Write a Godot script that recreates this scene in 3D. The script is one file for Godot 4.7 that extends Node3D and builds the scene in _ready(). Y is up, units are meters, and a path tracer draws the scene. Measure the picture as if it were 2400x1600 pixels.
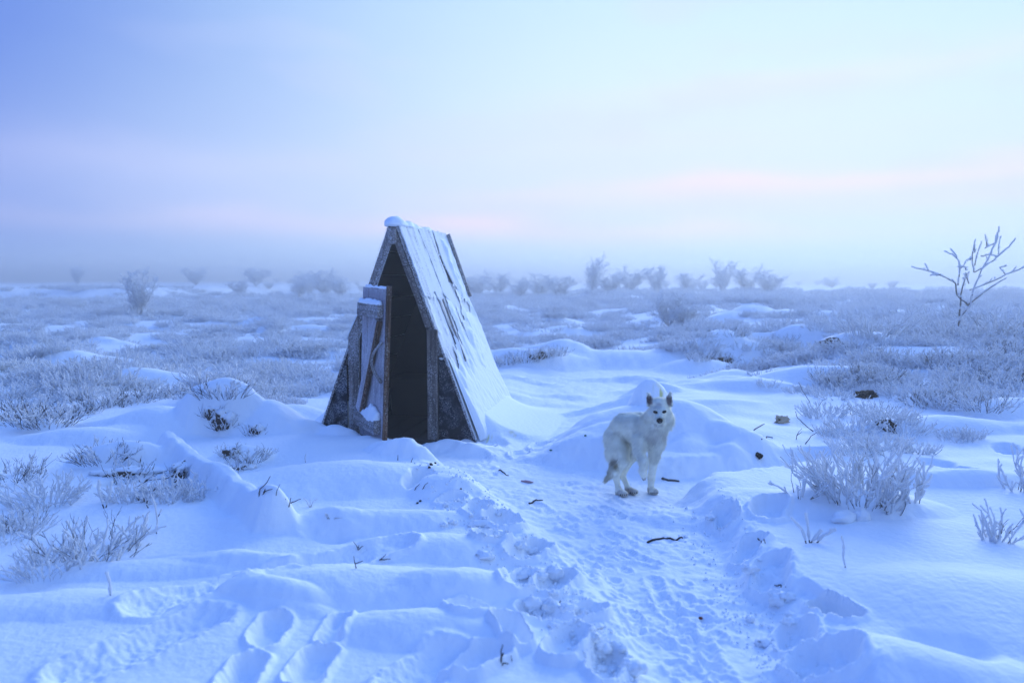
extends Node3D
# A snow-covered A-frame outhouse and a white dog on a frosty tundra at dusk.

# ---------------------------------------------------------------- camera numbers
const FPX := 1867.0            # focal length in photo pixels (photo 2400 x 1600)
const EYE := Vector3(0, 1.55, 0)
const PITCH := 4.44            # degrees downwards

var cam_basis: Basis
var mats := {}
var used_names := {}

# ---------------------------------------------------------------- mesh buffer
class MB:
	var v := PackedVector3Array()
	var n := PackedVector3Array()
	var c := PackedColorArray()
	var ix := PackedInt32Array()
	var tint := Color(1, 1, 1)
	func vert(p: Vector3, nn: Vector3) -> int:
		v.append(p); n.append(nn); c.append(tint)
		return v.size() - 1
	func tri(a: int, b: int, d: int) -> void:
		if (v[b] - v[a]).cross(v[d] - v[a]).dot(n[a] + n[b] + n[d]) > 0.0:
			ix.append(a); ix.append(d); ix.append(b)
		else:
			ix.append(a); ix.append(b); ix.append(d)
	func quad(a: int, b: int, d: int, e: int) -> void:
		tri(a, b, d); tri(a, d, e)
	func face(pts: Array, nn: Vector3) -> void:      # convex flat polygon
		var first := v.size()
		for p in pts: vert(p, nn)
		for i in range(1, pts.size() - 1): tri(first, first + i, first + i + 1)
	func tube(pts: PackedVector3Array, rad: PackedFloat32Array, sides: int) -> void:
		var m := pts.size()
		var rows := []
		for i in m:
			var t: Vector3 = (pts[mini(i + 1, m - 1)] - pts[maxi(i - 1, 0)]).normalized()
			var ref := Vector3.RIGHT if absf(t.x) < 0.8 else Vector3.BACK
			var a := t.cross(ref).normalized()
			var b := t.cross(a)
			var row := PackedInt32Array()
			for s in sides:
				var w := TAU * s / sides
				var d := a * cos(w) + b * sin(w)
				row.append(vert(pts[i] + d * rad[i], d))
			rows.append(row)
		for i in m - 1:
			for s in sides:
				var s2 := (s + 1) % sides
				quad(rows[i][s], rows[i][s2], rows[i + 1][s2], rows[i + 1][s])
		for e in [0, m - 1]:
			if rad[e] > 0.0005:
				var t: Vector3 = (pts[1] - pts[0]).normalized() * -1.0 if e == 0 else (pts[m - 1] - pts[m - 2]).normalized()
				var tip := vert(pts[e] + t * rad[e] * 0.6, t)
				for s in sides: tri(rows[e][s], rows[e][(s + 1) % sides], tip)
	func add_to(am: ArrayMesh, m: Material) -> void:
		var arr := []
		arr.resize(Mesh.ARRAY_MAX)
		arr[Mesh.ARRAY_VERTEX] = v; arr[Mesh.ARRAY_NORMAL] = n; arr[Mesh.ARRAY_COLOR] = c; arr[Mesh.ARRAY_INDEX] = ix
		am.add_surface_from_arrays(Mesh.PRIMITIVE_TRIANGLES, arr)
		am.surface_set_material(am.get_surface_count() - 1, m)
	func mesh(m: Material) -> ArrayMesh:
		var am := ArrayMesh.new()
		add_to(am, m)
		return am

# ---------------------------------------------------------------- naming helpers
func numbered(called: String) -> String:
	var k: int = used_names.get(called, 0)
	used_names[called] = k + 1
	return called if k == 0 else "%s_%03d" % [called, k]

func thing(called: String, label: String, category: String, at := Vector3.ZERO, group := "") -> Node3D:
	var o := Node3D.new()
	o.name = numbered(called)
	add_child(o)
	o.position = at
	tag(o, label, category, group)
	return o

func tag(o: Node, label: String, category: String, group := "") -> void:
	o.set_meta("label", label); o.set_meta("category", category)
	if group != "": o.set_meta("group", group)

func part(called: String, mesh: Mesh, parent: Node, xf := Transform3D.IDENTITY) -> MeshInstance3D:
	var o := MeshInstance3D.new()
	o.name = called if parent != self else numbered(called)
	o.mesh = mesh
	o.transform = xf
	parent.add_child(o, true)
	return o

# ---------------------------------------------------------------- photo pixels to directions and points
func ray(px: float, py: float) -> Vector3:
	return cam_basis * Vector3((px - 1200.0) / FPX, (800.0 - py) / FPX, -1.0)

func at_depth(px: float, py: float, d: float) -> Vector3:
	return EYE + ray(px, py) * d

func view_depth(p: Vector3) -> float:
	return -(cam_basis.inverse() * (p - EYE)).z

func on_plane(px: float, py: float, h := 0.0) -> Vector3:
	var r := ray(px, py)
	return EYE + r * ((h - EYE.y) / r.y)

func on_snow(px: float, py: float) -> Vector3:      # where that ray meets the snow
	var r := ray(px, py)
	var t := 1.0
	var step := 0.06
	while t < 80.0:
		var p := EYE + r * t
		if p.y < height(p.x, p.z): break
		t += step
		step = 0.02 + t * 0.006
	var lo := t - step * 1.5
	var hi := t
	for i in 10:
		var m := (lo + hi) * 0.5
		var p := EYE + r * m
		if p.y < height(p.x, p.z): hi = m
		else: lo = m
	var q := EYE + r * hi
	return Vector3(q.x, height(q.x, q.z), q.z)

# ---------------------------------------------------------------- snow surface
var feats: Array = []
var cells := {}
var na: FastNoiseLite
var nb: FastNoiseLite
var nc: FastNoiseLite
var nd: FastNoiseLite
var hut_xf: Transform3D
var hut_inv: Transform3D

func make_noise(seed_: int, freq: float, octaves := 3) -> FastNoiseLite:
	var f := FastNoiseLite.new()
	f.seed = seed_
	f.noise_type = FastNoiseLite.TYPE_SIMPLEX_SMOOTH
	f.frequency = freq
	f.fractal_type = FastNoiseLite.FRACTAL_FBM
	f.fractal_octaves = octaves
	return f

func add_feat(f: Dictionary) -> void:
	var k := feats.size()
	feats.append(f)
	var lo: Vector2 = f.lo
	var hi: Vector2 = f.hi
	for i in range(floori(lo.x), floori(hi.x) + 1):
		for j in range(floori(lo.y), floori(hi.y) + 1):
			var key := i * 1000 + j
			if not cells.has(key): cells[key] = PackedInt32Array()
			var a: PackedInt32Array = cells[key]
			a.append(k)
			cells[key] = a

func bump(p: Vector3, rx: float, rz: float, h: float, turn := 0.0, sharp := 2.0) -> void:
	var R := maxf(rx, rz) + 0.1
	add_feat({"t": 0, "c": Vector2(p.x, p.z), "ir": Vector2(1.0 / rx, 1.0 / rz), "h": h, "cs": cos(turn), "sn": sin(turn), "p": sharp, "lo": Vector2(p.x - R, p.z - R), "hi": Vector2(p.x + R, p.z + R)})

func trench(a: Vector3, b: Vector3, r: float, depth: float, rim := 0.0, wall := 0.35) -> void:
	var A := Vector2(a.x, a.z)
	var B := Vector2(b.x, b.z)
	var R := r * 1.8 + 0.1
	add_feat({"t": 1, "a": A, "ba": B - A, "il": 1.0 / maxf((B - A).length_squared(), 1e-6), "r": r, "d": depth, "rim": rim, "w": wall, "lo": A.min(B) - Vector2(R, R), "hi": A.max(B) + Vector2(R, R)})

func trodden(a: Vector3, ra: float, b: Vector3, rb: float, soft: float, crumb: float) -> void:
	var A := Vector2(a.x, a.z)
	var B := Vector2(b.x, b.z)
	var R := maxf(ra, rb) + soft * 1.5 + 0.5
	add_feat({"t": 2, "a": A, "ba": B - A, "il": 1.0 / maxf((B - A).length_squared(), 1e-6), "ra": ra, "rb": rb, "s": soft, "k": crumb, "lo": A.min(B) - Vector2(R, R), "hi": A.max(B) + Vector2(R, R)})

func height(x: float, z: float) -> float:
	var q := Vector2(x, z)
	var far := clampf((-z - 8.0) / 14.0, 0.0, 1.0)
	var h := 0.115 + na.get_noise_2d(x, z) * (0.05 + 0.16 * far)
	h += nb.get_noise_2d(x, z) * 0.03
	# ground that rises gently on the right, and the snowed-up road bank far on the left
	h += 0.42 * smoothstep(2.0, 7.0, x - 0.0) * smoothstep(-7.5, -14.0, z)
	if z < -40.0 and x < 0.0:
		h += 0.75 * smoothstep(-54.0, -57.0, z) * smoothstep(-25.5, -29.0, x)
	var key := floori(x) * 1000 + floori(z)
	if not cells.has(key):
		return h
	var list: PackedInt32Array = cells[key]
	var wx := nc.get_noise_2d(x, z)
	var wz := nc.get_noise_2d(x + 37.0, z - 11.0)
	var w := q + Vector2(wx, wz) * 0.05
	var add := 0.0
	var tm := 0.0
	var edge := 0.0
	var rough := 0.0
	for k in list:
		var f: Dictionary = feats[k]
		var t: int = f.t
		if t == 0:
			var d: Vector2 = q + Vector2(wx, wz) * 0.03 - f.c
			d = Vector2(d.x * f.cs - d.y * f.sn, d.x * f.sn + d.y * f.cs) * f.ir
			var e := 1.0 - d.length_squared()
			if e > 0.0: add += f.h * pow(e, f.p)
		elif t == 1:
			var pa: Vector2 = q + Vector2(wx, wz) * 0.024 - f.a
			var u := clampf(pa.dot(f.ba) * f.il, 0.0, 1.0)
			var d: float = (pa - f.ba * u).length() / f.r
			if d < 1.7:
				var wall: float = f.w
				add -= f.d * (1.0 - smoothstep(1.0 - wall, 1.0 + wall * 0.4, d))
				if f.rim != 0.0: add += f.rim * smoothstep(0.0, 1.0, maxf(0.0, 1.0 - absf(d - 1.2) * 2.2))
				if f.rim > 0.0: rough = maxf(rough, 1.0 - smoothstep(1.1, 1.6, d))
		else:
			var pa: Vector2 = w - f.a
			var u := clampf(pa.dot(f.ba) * f.il, 0.0, 1.0)
			var d: float = (pa - f.ba * u).length() - lerpf(f.ra, f.rb, u)
			var s: float = f.s
			var m := 1.0 - smoothstep(-s, s, d)
			tm = maxf(tm, m)
			edge = maxf(edge, f.k * (1.0 - smoothstep(0.03, 0.22, absf(d - 0.08))))
	if tm > 0.0:
		var flat_h := 0.0 + nc.get_noise_2d(x * 1.7, z * 1.7 + 5.0) * 0.009 + wx * 0.005
		h = lerpf(h, flat_h, tm)
	edge = minf(edge * (0.35 + 0.65 * smoothstep(-0.25, 0.3, nb.get_noise_2d(x * 1.6 + 9.0, z * 1.6))), 1.0)
	if edge > 0.01 or rough > 0.01:
		var n0 := nd.get_noise_2d(x, z)
		var lump := 0.42 - sqrt(n0 * n0 + 0.012)
		var n1 := nd.get_noise_2d(x * 2.6 + 3.0, z * 2.6)
		var fine := 0.38 - sqrt(n1 * n1 + 0.012)
		h += edge * (lump * 0.034 + fine * 0.016) + rough * (lump * 0.022 + fine * 0.014)
	h += add
	# the drift that leans on the right roof slope, and the wind-scooped hollow round the walls
	var l := hut_inv * Vector3(x, 0, z)
	if l.x > -1.6 and l.x < 2.4 and l.z > -2.6 and l.z < 0.9:
		var along := smoothstep(-0.02, -0.30, l.z + wx * 0.06) * smoothstep(-2.4, -1.5, l.z)
		if l.x > 0.0:
			h = maxf(h, along * 0.27 * exp(-(maxf(l.x, 0.48) - 0.77) / 0.29) * smoothstep(1.75, 1.3, l.x))
		else:
			var dx := maxf(-l.x - 0.66, 0.0)
			h = maxf(h, along * (0.30 * exp(-dx * dx / 0.1)))
		if absf(l.x) < (0.50 if l.x > 0.0 and l.z < 0.0 else 0.62) and l.z < 0.13 and l.z > -1.75:
			h = minf(h, -0.05)
	return h

func path_line(pts: Array, soft: float, crumb: float) -> void:
	for i in pts.size() - 1:
		trodden(on_plane(pts[i][0], pts[i][1]), pts[i][2], on_plane(pts[i + 1][0], pts[i + 1][1]), pts[i + 1][2], soft, crumb)

func lay_features() -> void:
	# trodden path from the foreground to the door, a branch past the dog, the open clearing behind
	path_line([[1750, 1760, .38], [1690, 1500, .38], [1590, 1380, .42], [1510, 1285, .54], [1420, 1205, .64], [1330, 1142, .68], [1180, 1110, .50], [1040, 1078, .28], [985, 1064, .2]], 0.14, 0.9)
	trodden(hut_xf * Vector3(0.1, 0, 0.2), 0.2, hut_xf * Vector3(0.95, 0, 0.16), 0.24, 0.12, 0.3)
	trench(hut_xf * Vector3(-0.85, 0, 0.1), hut_xf * Vector3(-0.3, 0, 0.1), 0.34, 0.07, 0.0, 0.9)
	path_line([[1480, 1160, .4], [1620, 1135, .22], [1760, 1118, .17], [1920, 1085, .15]], 0.08, 0.5)
	path_line([[1190, 1090, .3], [1260, 1030, .3], [1300, 960, .5], [1420, 890, 1.3], [1600, 858, 1.8], [1800, 850, 1.2]], 0.35, 0.0)
	# the big heap behind the dog with the lump on top
	var m := on_plane(1535, 1075, 0.0)
	bump(m + Vector3(0.05, 0, -0.55), 0.95, 0.75, 0.27, 0.0, 1.3)
	bump(m + Vector3(0.06, 0, -0.70), 0.21, 0.2, 0.24, 0.0, 0.8)
	bump(m + Vector3(0.42, 0, -0.25), 0.6, 0.45, 0.12, 0.3, 1.3)
	bump(m + Vector3(-0.55, 0, 0.0), 0.42, 0.28, 0.12, 0.0, 1.2)
	bump(m + Vector3(-0.25, 0, 0.22), 0.34, 0.2, 0.13, 0.2, 1.2)
	bump(m + Vector3(0.75, 0, 0.02), 0.34, 0.24, 0.15, 0.1, 1.3)
	bump(m + Vector3(0.25, 0, 0.22), 0.25, 0.16, 0.08, 0.4, 1.2)
	bump(m + Vector3(0.55, 0, 0.28), 0.2, 0.14, 0.07, 0.4, 1.2)
	# heap in front of the door, then the shelves that step down towards the foreground
	bump(on_plane(800, 1128, 0.12), 1.0, 0.48, 0.15, 0.05, 1.2)
	bump(on_plane(955, 1072, 0.1), 0.34, 0.14, 0.13, -0.1, 1.1)
	bump(on_plane(905, 1062, 0.1), 0.2, 0.1, 0.08, 0.0, 1.1)
	bump(on_plane(1050, 1160, 0.1), 0.28, 0.2, 0.1, 0.2, 1.2)
	bump(on_plane(870, 1222, 0.12), 0.7, 0.2, 0.10, 0.12, 1.1)
	bump(on_plane(680, 1230, 0.12), 0.5, 0.2, 0.06, -0.1, 1.2)
	bump(on_plane(1010, 1290, 0.12), 0.6, 0.26, 0.09, 0.1, 1.0)
	bump(on_plane(880, 1370, 0.12), 0.8, 0.26, 0.10, 0.08, 1.0)
	bump(on_plane(1090, 1390, 0.1), 0.36, 0.22, 0.06, 0.2, 1.1)
	bump(on_plane(330, 1330, 0.12), 0.9, 0.13, 0.05, 0.08, 1.1)
	bump(on_plane(600, 1310, 0.12), 0.6, 0.14, 0.05, -0.1, 1.1)
	bump(on_plane(150, 1420, 0.12), 0.8, 0.2, 0.05, 0.1, 1.1)
	bump(on_plane(1010, 1470, 0.1), 0.5, 0.2, 0.08, 0.0, 1.1)
	bump(on_plane(640, 1420, 0.1), 0.34, 0.12, 0.05, -0.4, 1.1)
	# heaps on the left, the buried beam that runs down from them
	bump(on_plane(515, 1010, 0.1), 0.42, 0.34, 0.36, 0.0, 1.1)
	bump(on_plane(380, 1010, 0.1), 0.8, 0.5, 0.20, 0.1, 1.3)
	bump(on_plane(640, 1010, 0.1), 0.62, 0.42, 0.22, 0.0, 1.2)
	bump(on_plane(560, 1075, 0.1), 0.3, 0.22, 0.12, 0.0, 1.2)
	bump(on_plane(675, 975, 0.1), 0.45, 0.4, 0.12, 0.0, 1.2)
	bump(on_plane(290, 1085, 0.1), 0.44, 0.16, 0.17, 0.1, 1.0)
	bump(on_plane(200, 1040, 0.1), 0.7, 0.3, 0.12, 0.0, 1.2)
	bump(on_plane(100, 1010, 0.1), 0.7, 0.3, 0.08, 0.0, 1.2)
	trench(on_plane(392, 1012, 0.27), on_plane(640, 1205, 0.2), 0.115, -0.15, 0.0, 0.8)
	trench(on_plane(270, 1128, 0.1), on_plane(350, 1122, 0.1), 0.12, 0.12, 0.0, 0.5)
	trench(on_plane(405, 1118, 0.1), on_plane(455, 1150, 0.1), 0.10, 0.10, 0.0, 0.5)
	trench(on_plane(545, 1110, 0.1), on_plane(590, 1110, 0.1), 0.09, 0.12, 0.0, 0.6)
	trench(on_plane(965, 1155, 0.1), on_plane(990, 1140, 0.1), 0.07, 0.12, 0.0, 0.6)
	# wading tracks in the left foreground
	trench(on_plane(345, 1440, 0.1), on_plane(560, 1378, 0.1), 0.10, 0.06, 0.012, 1.0)
	trench(on_plane(560, 1378, 0.1), on_plane(660, 1352, 0.1), 0.09, 0.04, 0.010, 1.0)
	trench(on_plane(720, 1345, 0.1), on_plane(930, 1302, 0.1), 0.10, 0.055, 0.012, 1.0)
	trench(on_plane(180, 1590, 0.1), on_plane(480, 1468, 0.1), 0.11, 0.05, 0.010, 1.0)
	trench(on_plane(545, 1615, 0.1), on_plane(590, 1560, 0.1), 0.062, 0.06, 0.014, 0.7)
	trench(on_plane(612, 1512, 0.1), on_plane(648, 1466, 0.1), 0.058, 0.05, 0.012, 0.7)
	trench(on_plane(712, 1592, 0.1), on_plane(748, 1536, 0.1), 0.06, 0.055, 0.014, 0.7)
	trench(on_plane(768, 1502, 0.1), on_plane(795, 1460, 0.1), 0.055, 0.045, 0.012, 0.7)
	trench(on_plane(960, 1600, 0.1), on_plane(1040, 1540, 0.1), 0.11, 0.05, 0.015, 0.9)
	trench(on_plane(640, 1210, 0.12), on_plane(780, 1250, 0.12), 0.1, 0.05, 0.0, 0.8)
	# tracks on the left bank of the path
	var rng := RandomNumberGenerator.new()
	rng.seed = 11
	for s in [[1060, 1190], [1120, 1215], [1180, 1240], [1150, 1290], [1240, 1300], [1220, 1370], [1300, 1370], [1270, 1440], [1370, 1450], [1200, 1500], [1330, 1530], [1420, 1560], [1120, 1560], [1100, 1450]]:
		var p := on_plane(s[0], s[1], 0.08)
		var d := Vector3(rng.randf_range(-.06, .06), 0, rng.randf_range(-.1, .1))
		trench(p - d, p + d, rng.randf_range(0.05, 0.09), rng.randf_range(0.03, 0.06), rng.randf_range(0.02, 0.04), 0.6)
	for s in [[1700, 1220], [1760, 1290], [1810, 1350], [1870, 1480], [1930, 1560], [1800, 1220]]:
		var p := on_plane(s[0], s[1], 0.08)
		var d := Vector3(rng.randf_range(-.05, .05), 0, rng.randf_range(-.09, .09))
		trench(p - d, p + d, rng.randf_range(0.06, 0.09), rng.randf_range(0.04, 0.07), rng.randf_range(0.02, 0.04), 0.5)
	# boot and paw prints pressed into the trodden snow
	for i in 54:
		var u := i / 54.0
		var mid := lerpf(1690, 1330, pow(u, 0.8))
		var p := on_plane(mid + rng.randf_range(-130, 130) * (1.0 - 0.2 * u), lerpf(1590, 1130, u) + rng.randf_range(-14, 14))
		var a := rng.randf_range(-0.5, 0.3) - 0.25
		var d := Vector3(sin(a), 0, -cos(a))
		if i % 3 == 0:
			trench(p, p + d * 0.10, 0.050, 0.011, 0.004, 0.5)
			trench(p - d * 0.12, p - d * 0.09, 0.040, 0.010, 0.003, 0.5)
		else:
			trench(p, p + d * 0.02, 0.034, 0.010, 0.003, 0.7)
	# right side: bank edge by the path, the deep boot print and shallow ones, swells
	bump(on_plane(1760, 1190, 0.1), 0.75, 0.3, 0.06, -0.15, 1.0)
	bump(on_plane(1930, 1330, 0.1), 0.5, 0.5, 0.03, 0.0, 1.2)
	bump(on_plane(2020, 1200, 0.1), 0.6, 0.3, 0.10, 0.0, 1.3)
	bump(on_plane(2250, 1140, 0.1), 0.8, 0.16, 0.08, 0.05, 1.1)
	bump(on_plane(2200, 1010, 0.1), 1.4, 0.3, 0.12, 0.05, 1.1)
	bump(on_plane(2100, 1560, 0.1), 0.6, 0.25, 0.07, -0.3, 1.2)
	bump(on_plane(2330, 1430, 0.1), 0.6, 0.5, 0.05, 0.0, 1.2)
	trench(on_plane(1925, 1398, 0.14), on_plane(1980, 1425, 0.14), 0.06, 0.13, 0.01, 0.3)
	trench(on_plane(1880, 1365, 0.14), on_plane(1925, 1398, 0.14), 0.045, 0.03, 0.0, 0.7)
	trench(on_plane(2255, 1110, 0.1), on_plane(2275, 1115, 0.1), 0.1, 0.09, 0.0, 0.6)
	trench(on_plane(2355, 1050, 0.1), on_plane(2370, 1060, 0.1), 0.1, 0.10, 0.0, 0.5)
	trench(on_plane(2180, 1090, 0.1), on_plane(2210, 1095, 0.1), 0.09, 0.06, 0.0, 0.6)
	trench(on_plane(2180, 1525, 0.1), on_plane(2260, 1540, 0.1), 0.12, 0.05, 0.0, 0.9)
	# ruffled snow beside the door and on the apron of the drift
	bump(hut_xf * Vector3(0.72, 0, 0.30), 0.42, 0.16, 0.06, 0.1, 1.2)
	bump(hut_xf * Vector3(-0.60, 0, 0.26), 0.26, 0.16, 0.07, 0.1, 1.2)
	bump(hut_xf * Vector3(-0.42, 0, 0.34), 0.22, 0.14, 0.09, 0.1, 1.2)
	bump(hut_xf * Vector3(-1.25, 0, 0.0), 0.4, 0.4, 0.08, 0.1, 1.2)
	trench(on_plane(1142, 1035, 0.05), on_plane(1150, 1040, 0.05), 0.07, 0.06, 0.02, 0.5)
	trench(on_plane(1265, 1040, 0.05), on_plane(1270, 1035, 0.05), 0.09, 0.10, 0.02, 0.5)
	trench(on_plane(1215, 1065, 0.02), on_plane(1222, 1062, 0.02), 0.08, 0.07, 0.02, 0.5)
	# ripples on the clearing and the heaps beyond it
	for i in 26:
		var p := on_plane(rng.randf_range(1180, 1900), rng.randf_range(860, 985), 0.0)
		bump(p, rng.randf_range(0.3, 0.9), rng.randf_range(0.1, 0.3), rng.randf_range(0.02, 0.07), rng.randf_range(-.3, .3), 1.2)
	bump(Vector3(2.0, 0, -14.6), 2.0, 0.9, 0.26, 0.0, 1.2)
	bump(Vector3(4.2, 0, -15.0), 1.8, 0.9, 0.34, 0.0, 1.2)
	bump(Vector3(3.2, 0, -13.6), 0.9, 0.5, 0.20, 0.1, 1.2)
	bump(Vector3(5.7, 0, -13.4), 1.2, 0.6, 0.25, 0.0, 1.2)
	bump(Vector3(0.4, 0, -13.8), 1.2, 0.5, 0.22, 0.1, 1.2)
	for i in 60:
		var a := rng.randf_range(-0.75, 0.75)
		var r := rng.randf_range(9.5, 26.0)
		if a > -0.16 and a < 0.28 and r < 14.0: continue
		bump(Vector3(sin(a) * r, 0, -cos(a) * r), rng.randf_range(0.5, 1.4), rng.randf_range(0.3, 0.7), rng.randf_range(0.08, 0.24), rng.randf_range(-.3, .3), 1.2)

var stains: Array = []

func build_ground() -> void:
	var ang := PackedFloat32Array()
	var a := -PI
	while a < PI - 0.0001:
		ang.append(a)
		var e := absf(a)
		a += deg_to_rad(0.125) if e < deg_to_rad(41) else (deg_to_rad(0.6) if e < deg_to_rad(60) else deg_to_rad(5.0))
	var rad := PackedFloat32Array([0.25, 0.6, 1.0, 1.4, 1.7, 2.0])
	var inv := 1.0 / 2.25
	while inv > 1.0 / 34.0:
		rad.append(1.0 / inv)
		inv -= 0.00080 if inv > 1.0 / 16.0 else 0.00055
	var rr: float = rad[rad.size() - 1]
	while rr < 900.0:
		rr *= 1.06
		rad.append(rr)
	var nr := rad.size()
	var ncol := ang.size()
	var v := PackedVector3Array()
	v.resize(nr * ncol)
	var c := PackedColorArray()
	c.resize(nr * ncol)
	for i in ncol:
		var sx := sin(ang[i])
		var sz := -cos(ang[i])
		for j in nr:
			var x := sx * rad[j]
			var z := sz * rad[j]
			v[j * ncol + i] = Vector3(x, height(x, z), z)
			c[j * ncol + i] = Color(1, 1, 1)
	for s in stains:
		for k in v.size():
			if absf(v[k].x - s.p.x) < s.r and absf(v[k].z - s.p.z) < s.r:
				var d: float = Vector2(v[k].x - s.p.x, v[k].z - s.p.z).length() / s.r
				var m: float = clampf((1.0 - d) * 2.0, 0, 1) * smoothstep(-0.05, 0.25, nd.get_noise_2d(v[k].x * 3.0, v[k].z * 3.0 + 40.0))
				c[k] = Color(1, 1, 1).lerp(s.c, m)
	var n := PackedVector3Array()
	n.resize(nr * ncol)
	for j in nr:
		for i in ncol:
			var l: Vector3 = v[j * ncol + (i + ncol - 1) % ncol]
			var r: Vector3 = v[j * ncol + (i + 1) % ncol]
			var u: Vector3 = v[mini(j + 1, nr - 1) * ncol + i]
			var d: Vector3 = v[maxi(j - 1, 0) * ncol + i]
			var nn := (r - l).cross(u - d)
			n[j * ncol + i] = (nn if nn.y > 0 else -nn).normalized()
	var ix := PackedInt32Array()
	ix.resize((nr - 1) * ncol * 6)
	var k := 0
	for j in nr - 1:
		for i in ncol:
			var i2 := (i + 1) % ncol
			var p := j * ncol + i
			var q := j * ncol + i2
			var p2 := p + ncol
			var q2 := q + ncol
			ix[k] = p; ix[k + 1] = p2; ix[k + 2] = q2
			ix[k + 3] = p; ix[k + 4] = q2; ix[k + 5] = q
			k += 6
	var arr := []
	arr.resize(Mesh.ARRAY_MAX)
	arr[Mesh.ARRAY_VERTEX] = v; arr[Mesh.ARRAY_NORMAL] = n; arr[Mesh.ARRAY_COLOR] = c; arr[Mesh.ARRAY_INDEX] = ix
	var am := ArrayMesh.new()
	am.add_surface_from_arrays(Mesh.PRIMITIVE_TRIANGLES, arr)
	am.surface_set_material(0, mats.snow)
	var o := part("snow_ground", am, self)
	o.set_meta("kind", "structure")
	o.set_meta("label", "snow covered ground with a trodden path, drifts and boot tracks")
	print("ground verts ", v.size())

# ---------------------------------------------------------------- materials
func lin(r: float, g: float, b: float) -> Color:
	return Color(r, g, b).linear_to_srgb()

func tex(w: int, h: int, fn: Callable) -> ImageTexture:
	var im := Image.create(w, h, false, Image.FORMAT_RGB8)
	for y in h:
		for x in w:
			var c: Color = fn.call(x, y)
			im.set_pixel(x, y, c.linear_to_srgb())
	return ImageTexture.create_from_image(im)

func grainy(nz: FastNoiseLite, x: float, y: float, fx: float, fy: float) -> float:
	return nz.get_noise_2d(x * fx, y * fy)

func mat(called: String, col: Color, rough := 0.8) -> StandardMaterial3D:
	var m := StandardMaterial3D.new()
	m.resource_name = called
	m.albedo_color = col
	m.roughness = rough
	m.metallic_specular = 0.3
	mats[called] = m
	return m

func tri_mat(called: String, t: Texture2D, scale: Vector3, rough := 0.85) -> StandardMaterial3D:
	var m := mat(called, Color.WHITE, rough)
	m.albedo_texture = t
	m.uv1_triplanar = true
	m.uv1_scale = scale
	return m

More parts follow.
